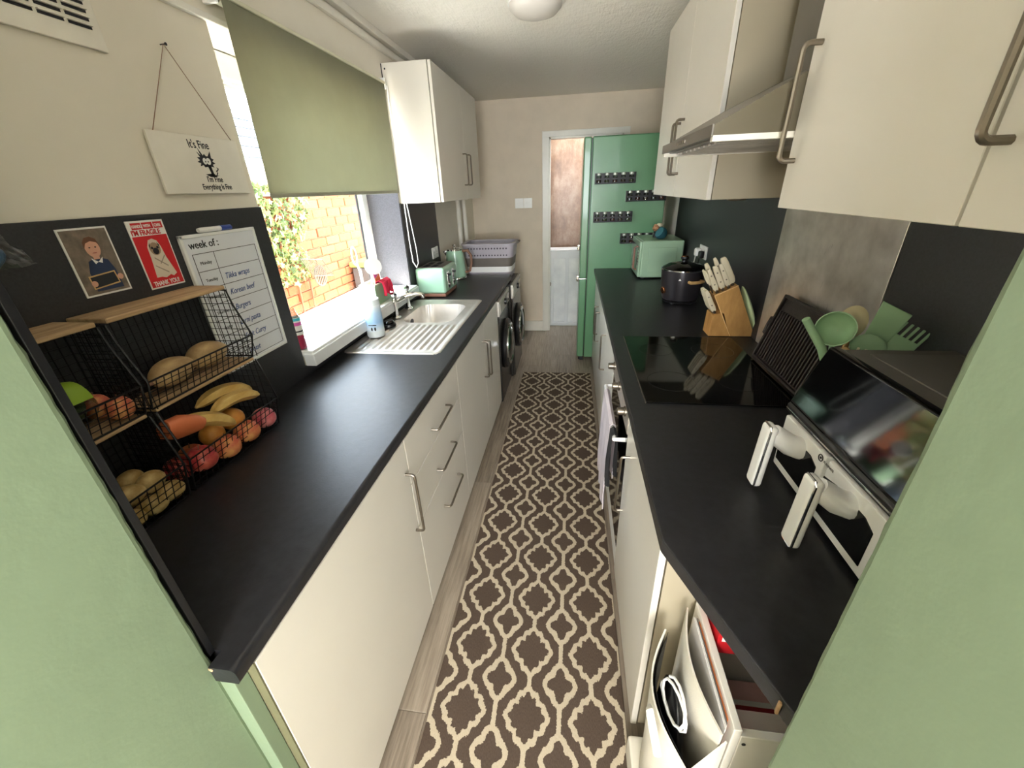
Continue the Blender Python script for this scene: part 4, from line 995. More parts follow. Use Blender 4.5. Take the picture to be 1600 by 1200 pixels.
# ================================================================== RIGHT: FRIDGE
fr = thing('fridge', 'tall retro green fridge freezer at the end of the right worktop', 'fridge', (.46, 4.28, FL))
fy0, fy1 = 3.982, 4.575
obj('body', B().box(.152, fy0, -.005, .790, fy1, 1.975, .012, 3), 'green_fridge', fr)
for z0, z1, hz, nm in ((.806, 1.972, 1.085, 'upper_door'), (.0, .796, .735, 'lower_door')):
    d = obj(nm, B().box(.080, fy0+.002, z0, .146, fy1-.002, z1, .012, 4), 'green_fridge', fr)
obj('door_gasket', B().box(.145, fy0+.008, .01, .153, fy1-.008, 1.965), 'black_plastic', fr, False)
obj('trim_strip', B().box(.078, fy0-.001, .796, .150, fy1-.01, .806, .003), 'chrome', fr)
for z in (1.085, .80):
    b = B(); b.box(.052, fy0+.020, z-.028, .082, fy0+.050, z+.028, .008); b.box(.050, fy0+.02, z-.010, .060, fy0+.17, z+.010, .005); obj('handle', b, 'chrome', fr)
for y in (4.03, 4.52): obj('foot', B().lathe([(.024, 0), (.02, .036)], (.12 if y < 4.2 else .2, y, FL), 14), 'black_plastic', fr)
obj('kick_plate', B().box(.11, fy0+.012, FL+.001, .145, fy1-.02, .0), 'black_plastic', fr)
# ---- spice racks with jars
def spice_rack(label, x0, x1, z0, n, jl):
    r = thing('spice_rack', label, 'rack', ((x0+x1)/2, fy0-.025, z0), 'magnetic spice racks')
    ya, yb = fy0-.0515, fy0-.0003
    b = B(); b.box(x0, ya, z0, x1, yb, z0+.003); b.box(x0, yb-.002, z0, x1, yb, z0+.085); b.box(x0, ya, z0, x1, ya+.002, z0+.012); b.box(x0, ya, z0+.032, x1, ya+.002, z0+.046)
    for x in (x0, x1-.003): b.box(x, ya, z0, x+.003, yb, z0+.085)
    obj('frame', b, 'black_metal', r, False)
    for i in range(n):
        jx = x0+(i+.5)*(x1-x0)/n; jy = (ya+yb)/2+.001
        if i == 0 or True:
            j = thing('spice_jar', jl % ('leftmost', 'second from left', 'middle', 'second from right', 'rightmost')[i] if n == 5 else jl % ('left', 'right')[min(i, 1)], 'jar', (jx, jy, z0+.004), 'spice jars on the fridge side')
            q = .019
            obj('contents', B().lathe([(q-.002, .001), (q-.001, .004), (q-.001, .045)], (jx, jy, z0+.0035), 12), M[['spice_a', 'spice_b', 'spice_c'][(i+int(z0*10)) % 3]], j)
            obj('jar_body', B().lathe([(q, 0), (q+.001, .004), (q+.001, .058), (q-.003, .064)], (jx, jy, z0+.0035), 14), 'jar_glass', j)
            obj('cap', B().lathe([(q-.001, .063), (q, .066), (q, .080), (q-.003, .083)], (jx, jy, z0+.0035), 14), 'jar_cap', j)
M['spice_a'] = mat('dark_red_spice', '4f241c', .8, vary=.2, vscale=90); M['spice_b'] = mat('brown_spice', '47352a', .8, vary=.2, vscale=90); M['spice_c'] = mat('green_herbs', '3c4028', .8, vary=.3, vscale=90)
M['jar_cap'] = mat('pale_jar_cap', 'b9beb2', .35, .5, vary=.05)
spice_rack('black magnetic spice rack on the fridge side, topmost one', .181, .521, 1.612, 5, 'small spice jar on the top fridge rack, %s')
spice_rack('black magnetic spice rack on the fridge side, second one down', .453, .785, 1.468, 5, 'small spice jar on the second fridge rack, %s')
spice_rack('black magnetic spice rack on the fridge side, third one down', .184, .517, 1.306, 5, 'small spice jar on the third fridge rack, %s')
spice_rack('black magnetic spice rack on the fridge side, lowest one above the microwave', .431, .76, 1.122, 5, 'small spice jar on the lowest fridge rack, %s')
# ---- microwave
mw = thing('microwave', 'mint green microwave with copper handle facing into the aisle', 'microwave', (.72, 3.68, ZT))
mx0, mx1, my0, my1, mz0, mz1 = .553, .872, 3.462, 3.90, .912, 1.197
obj('body', B().box(mx0, my0, mz0, mx1, my1, mz1, .012, 3), 'mint', mw)
b = B(); b.box(mx0+.055, my0-.004, mz0+.045, mx1-.05, my0+.004, mz1-.05, .004); obj('side_panel', b, 'mint', mw)
fd = obj('front_frame', B().box(mx0-.018, my0+.004, mz0+.004, mx0+.004, my1-.004, mz1-.004, .008, 3), 'mint', mw)
obj('door_glass', B().box(mx0-.021, my0+.105, mz0+.045, mx0-.016, my1-.03, mz1-.045, .003), 'black_gloss', fd)
obj('door_handle', B().tube([(mx0-.018, my0+.10, mz0+.05), (mx0-.042, my0+.10, mz0+.06), (mx0-.042, my0+.10, mz1-.06), (mx0-.018, my0+.10, mz1-.05)], .008, 10), 'copper_wood', fd)
obj('display', B().box(mx0-.020, my0+.02, mz1-.075, mx0-.016, my0+.08, mz1-.045, .001), 'black_gloss', fd)
for k in range(5): obj('button', B().box(mx0-.021, my0+.028, mz1-.105-k*.022, mx0-.016, my0+.072, mz1-.092-k*.022, .002), 'grey_plastic', fd)
obj('knob', B().lathe([(.022, 0), (.021, .012), (.016, .016)], (mx0-.017, my0+.05, mz0+.035), 20, (-1, 0, 0)), 'copper', fd) if 'copper' in M else None
for x in (mx0+.03, mx1-.03):
    for y in (my0+.04, my1-.04): obj('foot', B().lathe([(.014, 0), (.012, .013)], (x, y, ZT), 12), 'black_plastic', mw)
# ---- smart speaker + ornament on the microwave
spk = thing('smart_speaker', 'round teal fabric speaker with flat face on top of the microwave', 'speaker', (.72, 3.60, mz1))
t = bmesh.new(); bmesh.ops.create_uvsphere(t, u_segments=28, v_segments=18, radius=.048)
nrm = Vector((-.80, -.40, .55)).normalized()
for v in t.verts:
    d = v.co.dot(nrm)
    if d > .022: v.co -= nrm*(d-.022)
    if v.co.z < -.040: v.co.z = -.040
    v.co += Vector((.712, 3.60, mz1+.0405))
obj('body', t, 'teal', spk)
obj('face', B().lathe([(.040, .022), (.038, .0235), (.001, .024)], (.712, 3.60, mz1+.0405), 28, nrm), mat('teal_face', '3f7680', .6), spk)
orn = thing('ornament', 'small brown and white ornament beside the teal speaker on the microwave', 'ornament', (.715, 3.70, mz1))
obj('base', B().lathe([(.022, 0), (.024, .008), (.016, .03), (.02, .045)], (.690, 3.70, mz1+.0005), 16), 'black_plastic', orn)
obj('flower', B().ball((.685, 3.70, mz1+.075), .026, .024, .026, warp=.2), mat('tan_flower', 'a77a58', .7, vary=.3, vscale=60), orn)
obj('flower', B().ball((.715, 3.705, mz1+.095), .020, .020, .020, warp=.25), mat('ivory_flower', 'd8cfb4', .7), orn)
obj('stalk', B().tube([(.690, 3.70, mz1+.04), (.70, 3.70, mz1+.07), (.715, 3.705, mz1+.09)], .004, 6), 'walnut', orn)
# ---- slow cooker
sc_ = thing('slow_cooker', 'round dark slow cooker with glass lid and wooden handles', 'slow cooker', (.708, 2.75, ZT))
c = (.706, 2.75, ZT)
M['gunmetal'] = mat('gunmetal_enamel', '3d3a3e', .32, .6, vary=.03)
M['copper'] = mat('copper_metal', 'c98a62', .25, 1)
obj('shell', B().lathe([(.098, .018), (.110, .026), (.124, .10), (.130, .195), (.130, .206)], c, 48), 'gunmetal', sc_)
obj('bottom', B().lathe([(.105, .008), (.108, .020), (.1, .022)], c, 40), 'black_plastic', sc_)
obj('rim', B().lathe([(.129, .205), (.134, .210), (.134, .215), (.126, .217)], c, 48), 'chrome', sc_)
ld = obj('lid', B().lathe([(.130, .215), (.124, .224), (.09, .242), (.04, .252), (.001, .254)], c, 48), 'black_gloss', sc_)
obj('lid_knob', B().lathe([(.016, .252), (.014, .262), (.024, .274), (.022, .284)], c, 24), 'black_plastic', ld); obj('knob_top', B().lathe([(.021, .284), (.018, .289), (.001, .290)], c, 24), 'copper', ld)
for a in (-1.15, 1.98):
    pts = [Vector(c)+Vector((.128*math.cos(a+d), .128*math.sin(a+d), .150)) for d in (-.32,)] + [Vector(c)+Vector((.150*math.cos(a+d), .150*math.sin(a+d), .150)) for d in (-.30, -.15, 0, .15, .30)] + [Vector(c)+Vector((.128*math.cos(a+.32), .128*math.sin(a+.32), .150))]
    obj('handle', B().tube(pts, .010, 10), 'lightwood', sc_)
obj('dial', B().lathe([(.022, 0), (.021, .012), (.014, .016)], (c[0]-.118*math.cos(.35), c[1]-.118*math.sin(.35), ZT+.085), 24, (-math.cos(.35), -math.sin(.35), -.1)), 'copper', sc_)
mk = B().prism([(-.008, 0), (.008, 0), (0, .013)], 'y', 0, .003); mko = obj('logo_mark', mk, 'white_plastic', sc_, False); mko.data.transform(Matrix.Translation((.664, 2.6285, ZT+.158)) @ Matrix.Rotation(-.34, 4, 'Z'))
for a in (.6, 2.7, 4.0, 5.3): obj('foot', B().lathe([(.014, 0), (.012, .010)], (c[0]+.085*math.cos(a), c[1]+.085*math.sin(a), ZT), 10), 'black_plastic', sc_)
# ---- socket + plug on right wall
socket('white double socket on the black board behind the slow cooker', 2.945, 3.105, 1.128, 1.212, RX-.006, -1)
pgg = thing('mains_plug', 'black mains plug pushed into the socket behind the slow cooker', 'plug', (RX-.03, 2.985, 1.13))
obj('plug_body', B().box(RX-.048, 2.966, 1.135, RX-.0165, 3.010, 1.182, .008), 'black_plastic', pgg)
obj('lead', B().tube([(RX-.04, 2.988, 1.137), (RX-.045, 2.988, 1.08), (RX-.035, 3.0, .98), (RX-.03, 3.06, .907)], .004, 6), 'black_plastic', pgg)
pg2 = thing('mains_plug', 'white mains plug in the far half of the socket above the slow cooker', 'plug', (RX-.03, 3.07, 1.13))
obj('plug_body', B().box(RX-.056, 3.042, 1.138, RX-.0165, 3.090, 1.192, .012), 'white_plastic', pg2)
obj('lead', B().tube([(RX-.045, 3.066, 1.14), (RX-.05, 3.075, 1.06), (RX-.03, 3.2, .98), (RX-.015, 3.35, .907)], .004, 6), 'white_plastic', pg2)
# ---- knife block
kb = thing('knife_block', 'bamboo knife block with two sloped tiers behind the hob', 'knife block', (.80, 2.10, ZT))
ky0, ky1 = 2.052, 2.150
# side profile in x,z: low front tier, tall leaning rear tier
low = [(.693, ZT+.002), (.795, ZT+.002), (.748, ZT+.122), (.697, ZT+.112)]
tall = [(.797, ZT+.002), (.909, ZT+.002), (.898, ZT+.03), (.787, ZT+.256), (.690, ZT+.207)]
obj('low_tier', B().prism(low, 'y', ky0, ky1, .002), 'bamboo', kb, False)
obj('tall_tier', B().prism(tall, 'y', ky0, ky1, .002), 'bamboo', kb, False)
M['edge_light'] = mat('pale_bamboo_edge', 'ecc287', .5)
obj('edge_strip', B().prism([(.794, ZT+.003), (.797, ZT+.003), (.690, ZT+.207), (.687, ZT+.206)], 'y', ky0-.001, ky0+.002), 'edge_light', kb, False)
obj('edge_strip', B().prism([(.690, ZT+.207), (.692, ZT+.2045), (.789, ZT+.2535), (.787, ZT+.256)], 'y', ky0-.001, ky0+.002), 'edge_light', kb, False)
M['ivory'] = mat('ivory_handle', 'd9cfb4', .35, vary=.03)
ax = Vector((-.464, 0, .886)); side = Vector((.886, 0, .464))
def knife(label, base, L, wd, th, rivets=True):
    k = thing('kitchen_knife', label, 'knife', tuple(base), 'knives in the bamboo block')
    t = bmesh.new(); bmesh.ops.create_cube(t, size=1); 
    bmesh.ops.bevel(t, geom=t.edges[:], offset=.22, segments=3, profile=.5, affect='EDGES')
    for v in t.verts:
        p = v.co.copy(); f = 1+.15*math.sin((p.z+.5)*PI*1.5)
        v.co = Vector(base)+ax*((p.z+.5)*L)+side*(p.x*wd*f)+Vector((0, 1, 0))*(p.y*th)
    obj('handle', t, 'ivory', k)
    obj('bolster', B().tube([Vector(base)-ax*.012, Vector(base)+ax*.006], .0075, 10), 'brush', k)
    if rivets:
        for q in (.3, .7): obj('rivet', B().lathe([(.0035, 0), (.003, .0012)], Vector(base)+ax*(L*q)-Vector((0, th/2, 0)), 10, (0, -1, 0)), 'brush', k)
    return k
tb = Vector((.690, 0, ZT+.207)); td = Vector((.097, 0, .049))
def top_at(f, y): p = tb+td*f; return Vector((p.x, y, p.z))+ax*.012
knife('ivory-handled knife in the tall tier nearest the aisle at the front', top_at(.16, 2.072), .115, .022, .017)
knife('ivory-handled knife second along the front of the tall tier', top_at(.42, 2.072), .118, .026, .018)
knife('ivory-handled knife third along the front of the tall tier', top_at(.66, 2.072), .115, .022, .018)
knife('broad ivory cleaver handle at the wall end of the tall tier', top_at(.86, 2.085), .135, .034, .022, False)
knife('ivory-handled knife at the back of the tall tier by the aisle', top_at(.22, 2.115), .135, .024, .018)
knife('short ivory-handled knife at the back of the tall tier in the middle', top_at(.62, 2.120), .140, .020, .016)
lb_ = Vector((.697, 0, ZT+.112)); ldv = Vector((.051, 0, .010))
for i, (f, y) in enumerate(((.25, 2.070), (.25, 2.092), (.25, 2.114), (.25, 2.136))):
    p = lb_+ldv*f; knife(('white steak knife in the low tier, nearest the hob', 'white steak knife in the low tier, second from the hob', 'white steak knife in the low tier, third from the hob', 'white steak knife in the low tier, farthest from the hob')[i], Vector((p.x, y, p.z))+ax*.012, .115, .024, .017)
scs = thing('kitchen_scissors', 'ivory kitchen scissors standing in the knife block', 'scissors', (.66, 2.10, 1.12))
p = top_at(.02, 2.095)
for s_ in (-1, 1):
    ctr = p+ax*.075+Vector((0, s_*.016, 0)); obj('finger_loop', B().tube([ctr+ax*.036*math.cos(a*PI/9)+Vector((0, .015*math.sin(a*PI/9), 0)) for a in range(18)], .0045, 6, True), 'ivory', scs)
    obj('blade', B().tube([p-ax*.01, p+ax*.045+Vector((0, s_*.006, 0))], .005, 6, flat=.5), 'brush', scs)
brd = thing('spoon_rest', 'pale green silicone board standing behind the knife block', 'board', (.89, 2.12, ZT))
t = bmesh.new(); bmesh.ops.create_uvsphere(t, u_segments=20, v_segments=14, radius=1)
Rb = Matrix.Rotation(-.42, 3, 'Y')
for v in t.verts:
    v.co = Rb @ Vector((v.co.x*.013, v.co.y*.048, v.co.z*.130)) + Vector((.872, 2.085, 1.026))
    v.co.x = min(v.co.x, RX-.0065)
obj('blade', t, mat('pale_green_board', 'c4d6a8', .45), brd)
# ---- griddle pan leaning on the wall
gp = thing('griddle_pan', 'black cast-iron ribbed griddle leaning on the steel sheet behind the hob', 'pan', (.83, 1.56, ZT+.006))
castiron = mat('cast_iron', '2c2624', .42, .3, vary=.15, vscale=60, bump=.3, bscale=150)
gu = Vector((0, 1, 0)); bot = Vector((.802, 0, ZT+.0135)); top = Vector((.874, 0, 1.180)); gv = (top-bot); H = gv.length; gv.normalize(); gn = gu.cross(gv).normalized()
if gn.x > 0: gn = -gn
Gm = Matrix(((gu.x, gv.x, gn.x, bot.x), (gu.y, gv.y, gn.y, 1.375), (gu.z, gv.z, gn.z, bot.z), (0, 0, 0, 1)))
def gbox(nm, *a, bev=.003):
    b = B().box(*a, bev); o = obj(nm, b, castiron, gp); o.data.transform(Gm); return o
GW = .385
gbox('plate', 0, 0, -.004, GW, H, .004)
for a in ((0, 0, 0, GW, .010, .016), (0, H-.012, 0, GW, H, .016), (0, 0, 0, .010, H, .016), (GW-.010, 0, 0, GW, H, .016)): gbox('rim', *a)
for k in range(18): gbox('rib', .022+k*.0195, .016, .003, .022+k*.0195+.009, H-.060, .013, bev=.003)
for xx in (GW, 0):
    s_ = 1 if xx else -1
    hd = obj('side_handle', B().tube([(xx, H*.36, .004), (xx+s_*.022, H*.38, .006), (xx+s_*.026, H*.5, .006), (xx+s_*.022, H*.62, .006), (xx, H*.64, .004)], .006, 8), castiron, gp); hd.data.transform(Gm)
# ---- utensils in a pot
up_ = thing('utensil_pot', 'white utensil pot behind the air fryer', 'pot', (.755, 1.14, ZT))
PX, PY = .785, 1.160
obj('wall', B().lathe([(.060, .0), (.064, .006), (.066, .17), (.062, .17), (.060, .012), (.001, .010)], (PX, PY, ZT+.0005), 32, cap=False), 'white_plastic', up_)
def ut(nm, label, parts):
    u = thing(nm, label, 'utensil', (PX, PY, ZT+.02), 'utensils in the white pot')
    for pn_, bb, m in parts:
        o_ = obj(pn_, bb, m, u)
    return u
def stick(p0, p1, r0=.006, r1=.007): return B().tube([p0, [(a+b_)/2 for a, b_ in zip(p0, p1)], p1], [r0, r1, r1], 10)
def moved(bb, Mx4):
    for v in bb.b.verts: v.co = Mx4 @ v.co
    return bb
def face_cam(c, roll=0, tilt=0): return Matrix.Translation(c) @ Matrix.Rotation(-.62, 4, 'Z') @ Matrix.Rotation(tilt, 4, 'X') @ Matrix.Rotation(roll, 4, 'Y')
def shell(c, r, nrm_, depth=.7, th=.003):
    n_ = Vector(nrm_).normalized(); K = 9
    prof = [(max(.001, r*math.sin(PI/2*i/K)), -r*depth*math.cos(PI/2*i/K)) for i in range(K+1)] + [(max(.001, (r-th)*math.sin(PI/2*i/K)), -(r*depth-th)*math.cos(PI/2*i/K)) for i in range(K, -1, -1)]
    return B().lathe(prof, c, 26, n_, False)
ut('ladle', 'sage green ladle with deep round bowl standing in the utensil pot', [('handle', stick((PX-.025, PY+.01, ZT+.03), (.722, 1.165, 1.190)), 'sage_plastic'), ('bowl', shell((.708, 1.150, 1.236), .047, (-.62, -.70, .35), .85), 'sage_plastic')])
b = B(); b.ball((0, 0, 0), .034, .006, .048)
ut('spatula', 'cream oval spoon behind the sage ladle', [('handle', stick((PX+.0, PY+.03, ZT+.03), (.775, 1.195, 1.19)), 'lightwood'), ('blade', moved(b, face_cam((.772, 1.195, 1.240), .1)), mat('cream_silicone', 'dccfa8', .5))])
b = B(); b.prism([(-.024, -.055), (.024, -.055), (.040, .050), (-.028, .066)], 'y', -.003, .003, .002)
ut('turner', 'sage green angled turner, tallest at the wall side', [('handle', stick((PX+.01, PY-.005, ZT+.03), (.812, 1.150, 1.20)), 'sage_plastic'), ('blade', moved(b, face_cam((.818, 1.148, 1.240), .18)), 'sage_plastic')])
b = B(); b.prism([(-.022, -.05), (.022, -.05), (.032, -.01), (.030, .022), (-.030, .022), (-.032, -.01)], 'y', -.003, .003, .002)
for k in range(5): b.box(-.030+k*.0135, -.003, .016, -.030+k*.0135+.0065, .003, .058, .002)
ut('pasta_fork', 'sage green pasta fork with prongs leaning right over the pot rim', [('handle', stick((PX+.02, PY-.02, ZT+.03), (.835, 1.120, 1.15)), 'sage_plastic'), ('head', moved(b, face_cam((.858, 1.125, 1.200), .40)), 'sage_plastic')])
b = B(); b.ball((0, 0, 0), .038, .006, .034)
sl_ = ut('slotted_turner', 'sage green round slotted skimmer low at the front of the pot', [('handle', stick((PX+.0, PY-.02, ZT+.03), (.781, 1.118, 1.16)), 'sage_plastic'), ('head', moved(b, face_cam((.776, 1.112, 1.200), .1)), mat('sage_dark_silicone', '86a783', .5))])
b = B()
for k in range(3): b.box(-.019+k*.016, -.0072, -.030, -.013+k*.016, -.004, -.006, .001)
obj('slot', moved(b, face_cam((.776, 1.112, 1.200), .1)), 'ivory', sl_)
ut('spoon', 'sage green utensil handle leaning left over the air fryer corner', [('handle', B().tube([(PX-.045, PY-.010, 1.04), (.712, 1.150, 1.13), (.690, 1.150, 1.180), (.630, 1.152, 1.262)], [.007, .009, .011, .010], 12), 'sage_plastic')])
b = B(); b.ball((0, 0, 0), .016, .006, .026)
ut('wooden_spoon', 'short wooden spoon tip beside the sage skimmer', [('handle', stick((PX-.02, PY-.03, ZT+.03), (.738, 1.128, 1.14)), 'lightwood'), ('bowl', moved(b, face_cam((.733, 1.125, 1.168))), 'lightwood')])
mtc = tag(obj('storage_box', B().box(.855, 1.075, ZT+.0005, RX-.008, 1.15, 1.165, .004), 'white_plastic'), 'pale box standing against the wall behind the air fryer', 'box')
# ---- air fryer
af = thing('air_fryer', 'white and black dual-drawer air fryer on the near right worktop', 'air fryer', (.72, .80, ZT))
ay0, ay1 = .585, 1.0
obj('body', B().prism([(.572, ZT+.012), (.572, 1.085), (.620, 1.232), (.880, 1.232), (.880, ZT+.012)], 'y', ay0, ay1, .010), 'white_plastic', af)
obj('top_panel', B().box(.640, ay0+.01, 1.231, .875, ay1-.008, 1.2365, .002), mat('grey_top', '6f6b66', .45), af)
obj('top_recess', B().box(.680, ay0+.03, 1.236, .860, ay1-.040, 1.2395, .003), mat('grey_top_panel', '787470', .4), af)
obj('control_panel', B().prism([(.566, 1.092), (.618, 1.240), (.640, 1.240), (.640, 1.20), (.60, 1.082), (.568, 1.080)], 'y', ay0-.003, ay1+.003, .005), 'black_gloss', af)
obj('black_band', B().prism([(.562, 1.066), (.562, 1.083), (.575, 1.100), (.60, 1.10), (.60, 1.066)], 'y', ay0-.002, ay1+.002, .003), 'black_plastic', af)
obj('chrome_line', B().box(.5605, ay0, 1.072, .5635, ay1, 1.076, .001), 'chrome', af)
white = M['white_plastic']
def drawer(y0, y1):
    d = obj('drawer', B().box(.556, y0+.002, ZT+.014, .575, y1-.002, 1.062, .005), 'white_plastic', af)
    ym = (y0+y1)/2
    obj('drawer_window', B().prism([(y0+.022, ZT+.035), (y1-.012, ZT+.035), (y1-.004, 1.022), (ym+.045, 1.032), (ym-.045, 1.032), (y0+.022, 1.020)], 'x', .5545, .558, .002), 'black_gloss', d)
    # handle: stalk from the drawer and an upright grip
    hd = obj('drawer_handle', B().tube([(.558, ym, 1.020), (.530, ym, 1.030), (.505, ym, 1.048), (.486, ym, 1.064)], [.027, .026, .024, .020], 16), 'white_plastic', d)
    gb = B().box(-.012, -.021, -.150, .012, .021, .022, .009, 3); g_ = obj('grip', gb, 'white_plastic', d); g_.data.transform(Matrix.Translation((.478, ym, 1.062)) @ Matrix.Rotation(.035, 4, 'Y'))
    rim_ = B(); t_ = [(-.0205*a, .0, c_) for a, c_ in ((1, -.146), (1, .018), (-1, .018), (-1, -.146))]
    rim_.tube([(-.006, y_, z_) for y_, z_ in ((-.0195, -.143), (-.0195, .014), (-.014, .0205), (.014, .0205), (.0195, .014), (.0195, -.143), (.014, -.149), (-.014, -.149))], .0028, 6, True)
    g2 = obj('grip_trim', rim_, 'chrome', d); g2.data.transform(Matrix.Translation((.478, ym, 1.062)) @ Matrix.Rotation(.035, 4, 'Y'))
drawer(.795, .985); drawer(.600, .790)
obj('logo_ring', B().tube([(.5548, .812+.0075*math.cos(a*PI/10), 1.050+.0075*math.sin(a*PI/10)) for a in range(20)], .0012, 5, True), 'ink', af)
obj('logo_dot', B().lathe([(.0028, 0), (.0028, .001)], (.5555, .812, 1.050), 10, (-1, 0, 0)), 'ink', af)
text('PUREMATE', .0075, 'grey_plastic', af, (.5552, .800, 1.046), xdir=(0, -1, 0))
for y in (ay0+.03, ay1-.03):
    for x in (.60, .85): obj('foot', B().lathe([(.012, 0), (.012, .014)], (x, y, ZT), 10), 'black_plastic', af)
# ---- wall cabinets right
WB = 1.542
def wcab(label, y0, y1, doors, ztop=CZ-.03):
    r = thing('wall_cabinet', label, 'cabinet', (.66, (y0+y1)/2, WB))
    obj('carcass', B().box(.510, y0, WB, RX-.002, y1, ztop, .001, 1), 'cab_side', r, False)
    for a0, a1, hy, hz0, hz1 in doors:
        d = obj('door', B().box(.490, a0+.0015, WB, .5075, a1-.0015, ztop, .0012, 1), 'cab', r, False)
        if hy: dhandle('handle', (.490, hy, hz0), (.490, hy+.004, hz1), (-1, 0, 0), d, .0055, .034)
    return r
c1 = wcab('white wall cabinet beyond the cooker hood beside the fridge', 1.737, 2.85, [(1.737, 2.288, 2.318, 1.852, 1.640), (2.288, 2.85, 2.25, 1.86, 1.642)], 2.33)
for y in (1.80, 2.3, 2.78): obj('under_light', B().lathe([(.032, 0), (.034, -.006), (.026, -.009)], (.62, y, WB), 20), 'brush', c1)
wcab('near white wall cabinet above the air fryer', .30+.06, 1.143, [(.632, 1.143, 1.108, 1.850, 1.640), (.362, .629, .60, 1.85, 1.636)], CZ-.03)
# ---- cooker hood
hd = thing('cooker_hood', 'angled grey steel cooker hood between the white wall cabinets', 'hood', (.575, 1.44, 1.69))
hy0, hy1 = 1.150, 1.732
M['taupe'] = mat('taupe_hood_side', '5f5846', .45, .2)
obj('canopy', B().prism([(.318, 1.700), (.318, 1.722), (.500, 1.815), (.826, 1.96), (.826, 1.702), (.336, 1.702), (.336, 1.700)], 'y', hy0+.003, hy1-.003), 'hood', hd, False)
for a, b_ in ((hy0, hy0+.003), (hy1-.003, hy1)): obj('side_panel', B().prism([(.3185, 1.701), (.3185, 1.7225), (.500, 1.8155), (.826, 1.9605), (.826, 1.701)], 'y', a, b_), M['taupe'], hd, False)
obj('front_lip', B().box(.314, hy0-.002, 1.698, .3185, hy1+.002, 1.724, .001), 'hood', hd, False)
obj('edge_rail', B().box(.318, hy0, 1.688, .826, hy0+.018, 1.702, .002), 'white_trim', hd); obj('edge_rail', B().box(.318, hy1-.018, 1.688, .826, hy1, 1.702, .002), 'white_trim', hd)
ub = obj('underside', B().box(.336, hy0+.018, 1.697, .826, hy1-.018, 1.701), 'hood', hd, False)
fm = B()
for k in range(11):
    y = hy0+.03+k*.05; fm.box(.36, y, 1.690, .80, y+.030, 1.6975, .002, 1)
obj('filter_rib', fm, 'steel', hd, False, kind='stuff')
for k in range(4): obj('button', B().box(.3115, 1.40+k*.028, 1.706, .3145, 1.418+k*.028, 1.715, .0008, 1), 'brush', hd)
obj('chimney', B().box(.60, 1.33, 1.83, .826, 1.55, CZ-.002, .002), 'hood', hd, False)
# ---- crate with magazines and bag under the mitred worktop
cr = thing('crate', 'white open-topped crate under the mitred worktop end', 'crate', (.55, .6, FL))
kx0, kx1, ky0_, ky1_, kt_ = .337, .74, .462, .735, .650
for a in ((kx0, ky0_, .30, kx0+.016, ky1_, kt_), (kx1-.016, ky0_, .30, kx1, ky1_, kt_), (kx0+.016, ky1_-.016, .30, kx1-.016, ky1_, kt_), (kx0+.016, ky0_, .43, kx1-.016, ky0_+.016, kt_-.02)): obj('side_board', B().box(*a, .002), 'white_gloss', cr, False)
obj('shelf', B().box(kx0, ky0_, .28, kx1, ky1_, .302, .002), 'white_gloss', cr, False)
for x in (kx0, kx1-.03):
    for y in (ky0_, ky1_-.03): obj('leg', B().box(x, y, FL+.0005, x+.03, y+.03, .28, .002), 'white_gloss', cr, False)
obj('peg', B().lathe([(.004, 0), (.004, .0012)], (.362, ky0_-.0005, .605), 10, (0, -1, 0)), 'ink', cr)
random.seed(21)
cols = ['white_mag', 'red_dark', 'white_mag', 'pale_pink', 'white_mag', 'pale_pink', 'red_dark', 'white_mag']
M['pale_pink'] = mat('pale_pink_cover', 'ecbcb8', .4); M['white_mag'] = mat('white_cover', 'f0ede6', .4); M['red_dark'] = mat('dark_red_cover', '7c1a22', .4)
z = .303
for i in range(8):
    h = random.uniform(.020, .045); x0 = kx0+.022+random.uniform(0, .012)
    labs = ['book at the bottom of the stack in the white crate', 'second book up in the crate stack', 'third book up in the crate stack', 'fourth book up in the crate stack', 'fifth book up in the crate stack', 'sixth book up in the crate stack', 'second book from the top of the crate stack', 'topmost book of the crate stack']
    cname = {'red': 'red', 'pale_pink': 'pale pink', 'white_mag': 'white', 'red_dark': 'dark red'}
    mm = cols[7-i]
    if z+h > .645: break
    bk_ = thing('book', cname[mm]+' '+labs[i], 'book', (.48, .6, z), 'books in the crate')
    y0 = ky0_+.022+random.uniform(0, .02); y1 = ky1_-.028-(.022*i if i > 2 else 0); x1_ = x0+random.uniform(.20, .30)
    obj('pages', B().box(x0+.003, y0+.003, z+.002, x1_-.003, y1-.003, z+h-.002), 'paper', bk_, False)
    b = B(); b.box(x0, y0, z, x1_, y1, z+.002); b.box(x0, y0, z+h-.0022, x1_, y1, z+h-.0002); b.box(x0, y0, z, x0+.002, y1, z+h-.0002); obj('cover', b, mm, bk_, False); z += h+.0004
rbk = thing('book', 'upright red book at the back of the white crate', 'book', (.40, .70, .45), 'books in the crate')
obj('cover', B().box(.360, .640, .60, .412, .716, .715, .003), 'red', rbk); obj('label', B().box(.369, .6392, .645, .402, .6402, .685), 'paper', rbk)
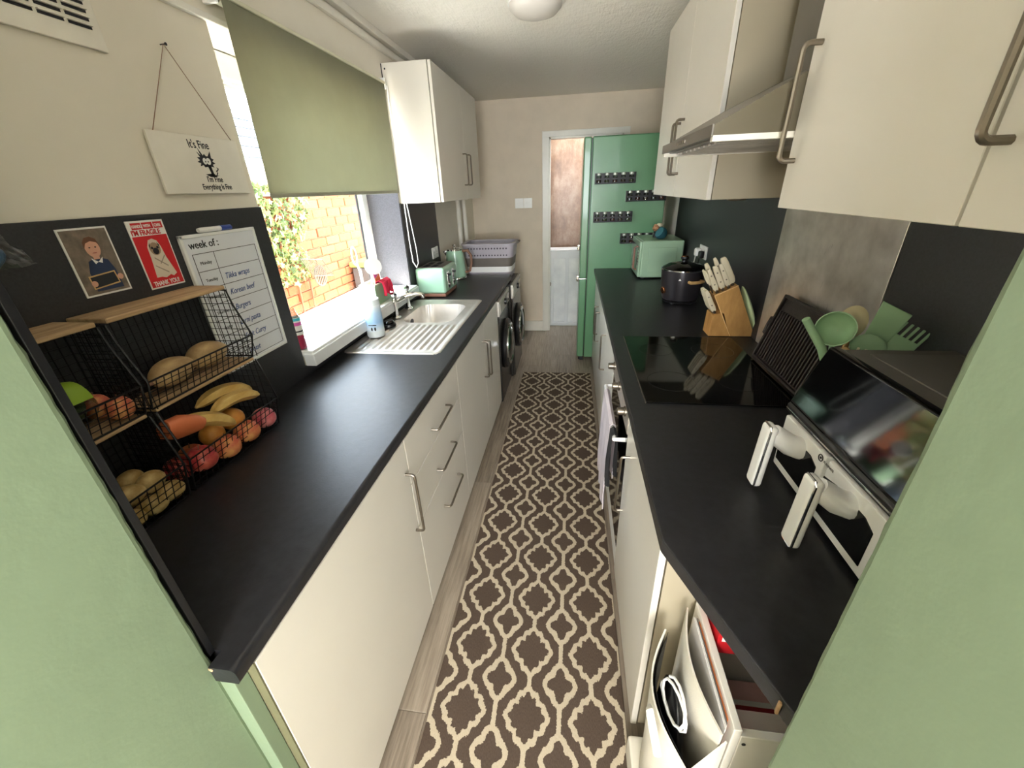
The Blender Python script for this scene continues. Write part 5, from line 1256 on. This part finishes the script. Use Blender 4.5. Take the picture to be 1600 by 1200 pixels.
# bag with magazines
bgm = mat('white_canvas', 'd8d2c4', .8, bump=.2, bscale=250, vary=.03)
bag = thing('tote_bag', 'white canvas magazine bag hung against the crate under the worktop', 'bag', (.27, .57, FL))
def sheet(nm, fn, nu, nv, m, parent, th=.004):
    t = bmesh.new(); rows = [[t.verts.new(fn(i/nu, j/nv)) for j in range(nv+1)] for i in range(nu+1)]
    for a, c_ in zip(rows, rows[1:]):
        for j in range(nv): t.faces.new((a[j], a[j+1], c_[j+1], c_[j]))
    bmesh.ops.recalc_face_normals(t, faces=t.faces[:]); bmesh.ops.solidify(t, geom=t.faces[:], thickness=th)
    return obj(nm, t, m, parent)
def arc(u): return math.sin(u*PI)
sheet('middle_wall', lambda u, v: (.318-.030*arc(u*.9+.05)*(.6+.4*v), .452+.262*u, .05+.60*v), 16, 10, bgm, bag)
sheet('outer_wall', lambda u, v: (.255-.050*arc(u)*(.5+.5*v), .425+.255*u, .05+(.50+.06*u)*v), 16, 10, bgm, bag)
sheet('near_end', lambda u, v: (.322-.070*u, .452-.027*u, .05+(.58-.08*u)*v), 6, 8, bgm, bag)
sheet('lining', lambda u, v: (.262-.046*arc(u)*(.5+.5*v), .43+.245*u, .055+(.49+.06*u)*v), 14, 8, 'black_plastic', bag, .001)
obj('base', B().box(.215, .43, FL+.001, .325, .70, .055, .01), bgm, bag)
obj('bag_handle', B().tube([(.196, .515, .56), (.186, .50, .615), (.184, .485, .635), (.188, .462, .62), (.204, .448, .545)], .008, 8, flat=.35), bgm, bag)
b = B(); b.prism([(0, 0), (.02, .004), (.028, .018), (.02, .034), (.004, .036), (-.006, .02)], 'x', 0, .001); 
mk = obj('printed_mark', b, mat('grey_motif', '7c7c80', .7), bag, False); mk.data.transform(Matrix.Translation((.2895, .555, .50)))
pch = thing('dark_filler', 'black filler added for the dark depth inside the white canvas bag', 'dark_filler', (.26, .56, .2))  # black body added to make the open inside of the bag dark
sheet_b = B(); sheet_b.ball((.262, .555, .34), .026, .105, .215, warp=.06); obj('body', sheet_b, 'black_plastic', pch)
cb = thing('cable', 'white charging cable coiled inside the bag', 'cable', (.27, .55, .45))
obj('lead', B().tube([(.255+.016*math.sin(a*.5), .545+.05*math.cos(a*.55), .565+.02*math.sin(a*.55)-.001*a) for a in range(0, 24)], .0035, 6), 'white_plastic', cb)
for i in range(5):
    x = .3245+i*.0022
    mg = thing('magazine', ('pale magazine squeezed between bag and crate, outermost', 'pale magazine second in from the bag wall', 'grey magazine in the middle of the bag pile', 'black-edged magazine fourth in from the bag wall', 'orange-edged magazine against the crate board')[i], 'magazine', (x, .58, .40), 'magazines between bag and crate')
    obj('cover', B().box(x, .468+i*.004, .36, x+.0016, .70-.003*i, .636+.003*(i % 3)), ['paper', 'white_mag', 'grey_plastic', 'black_plastic', 'orange'][i], mg, False)
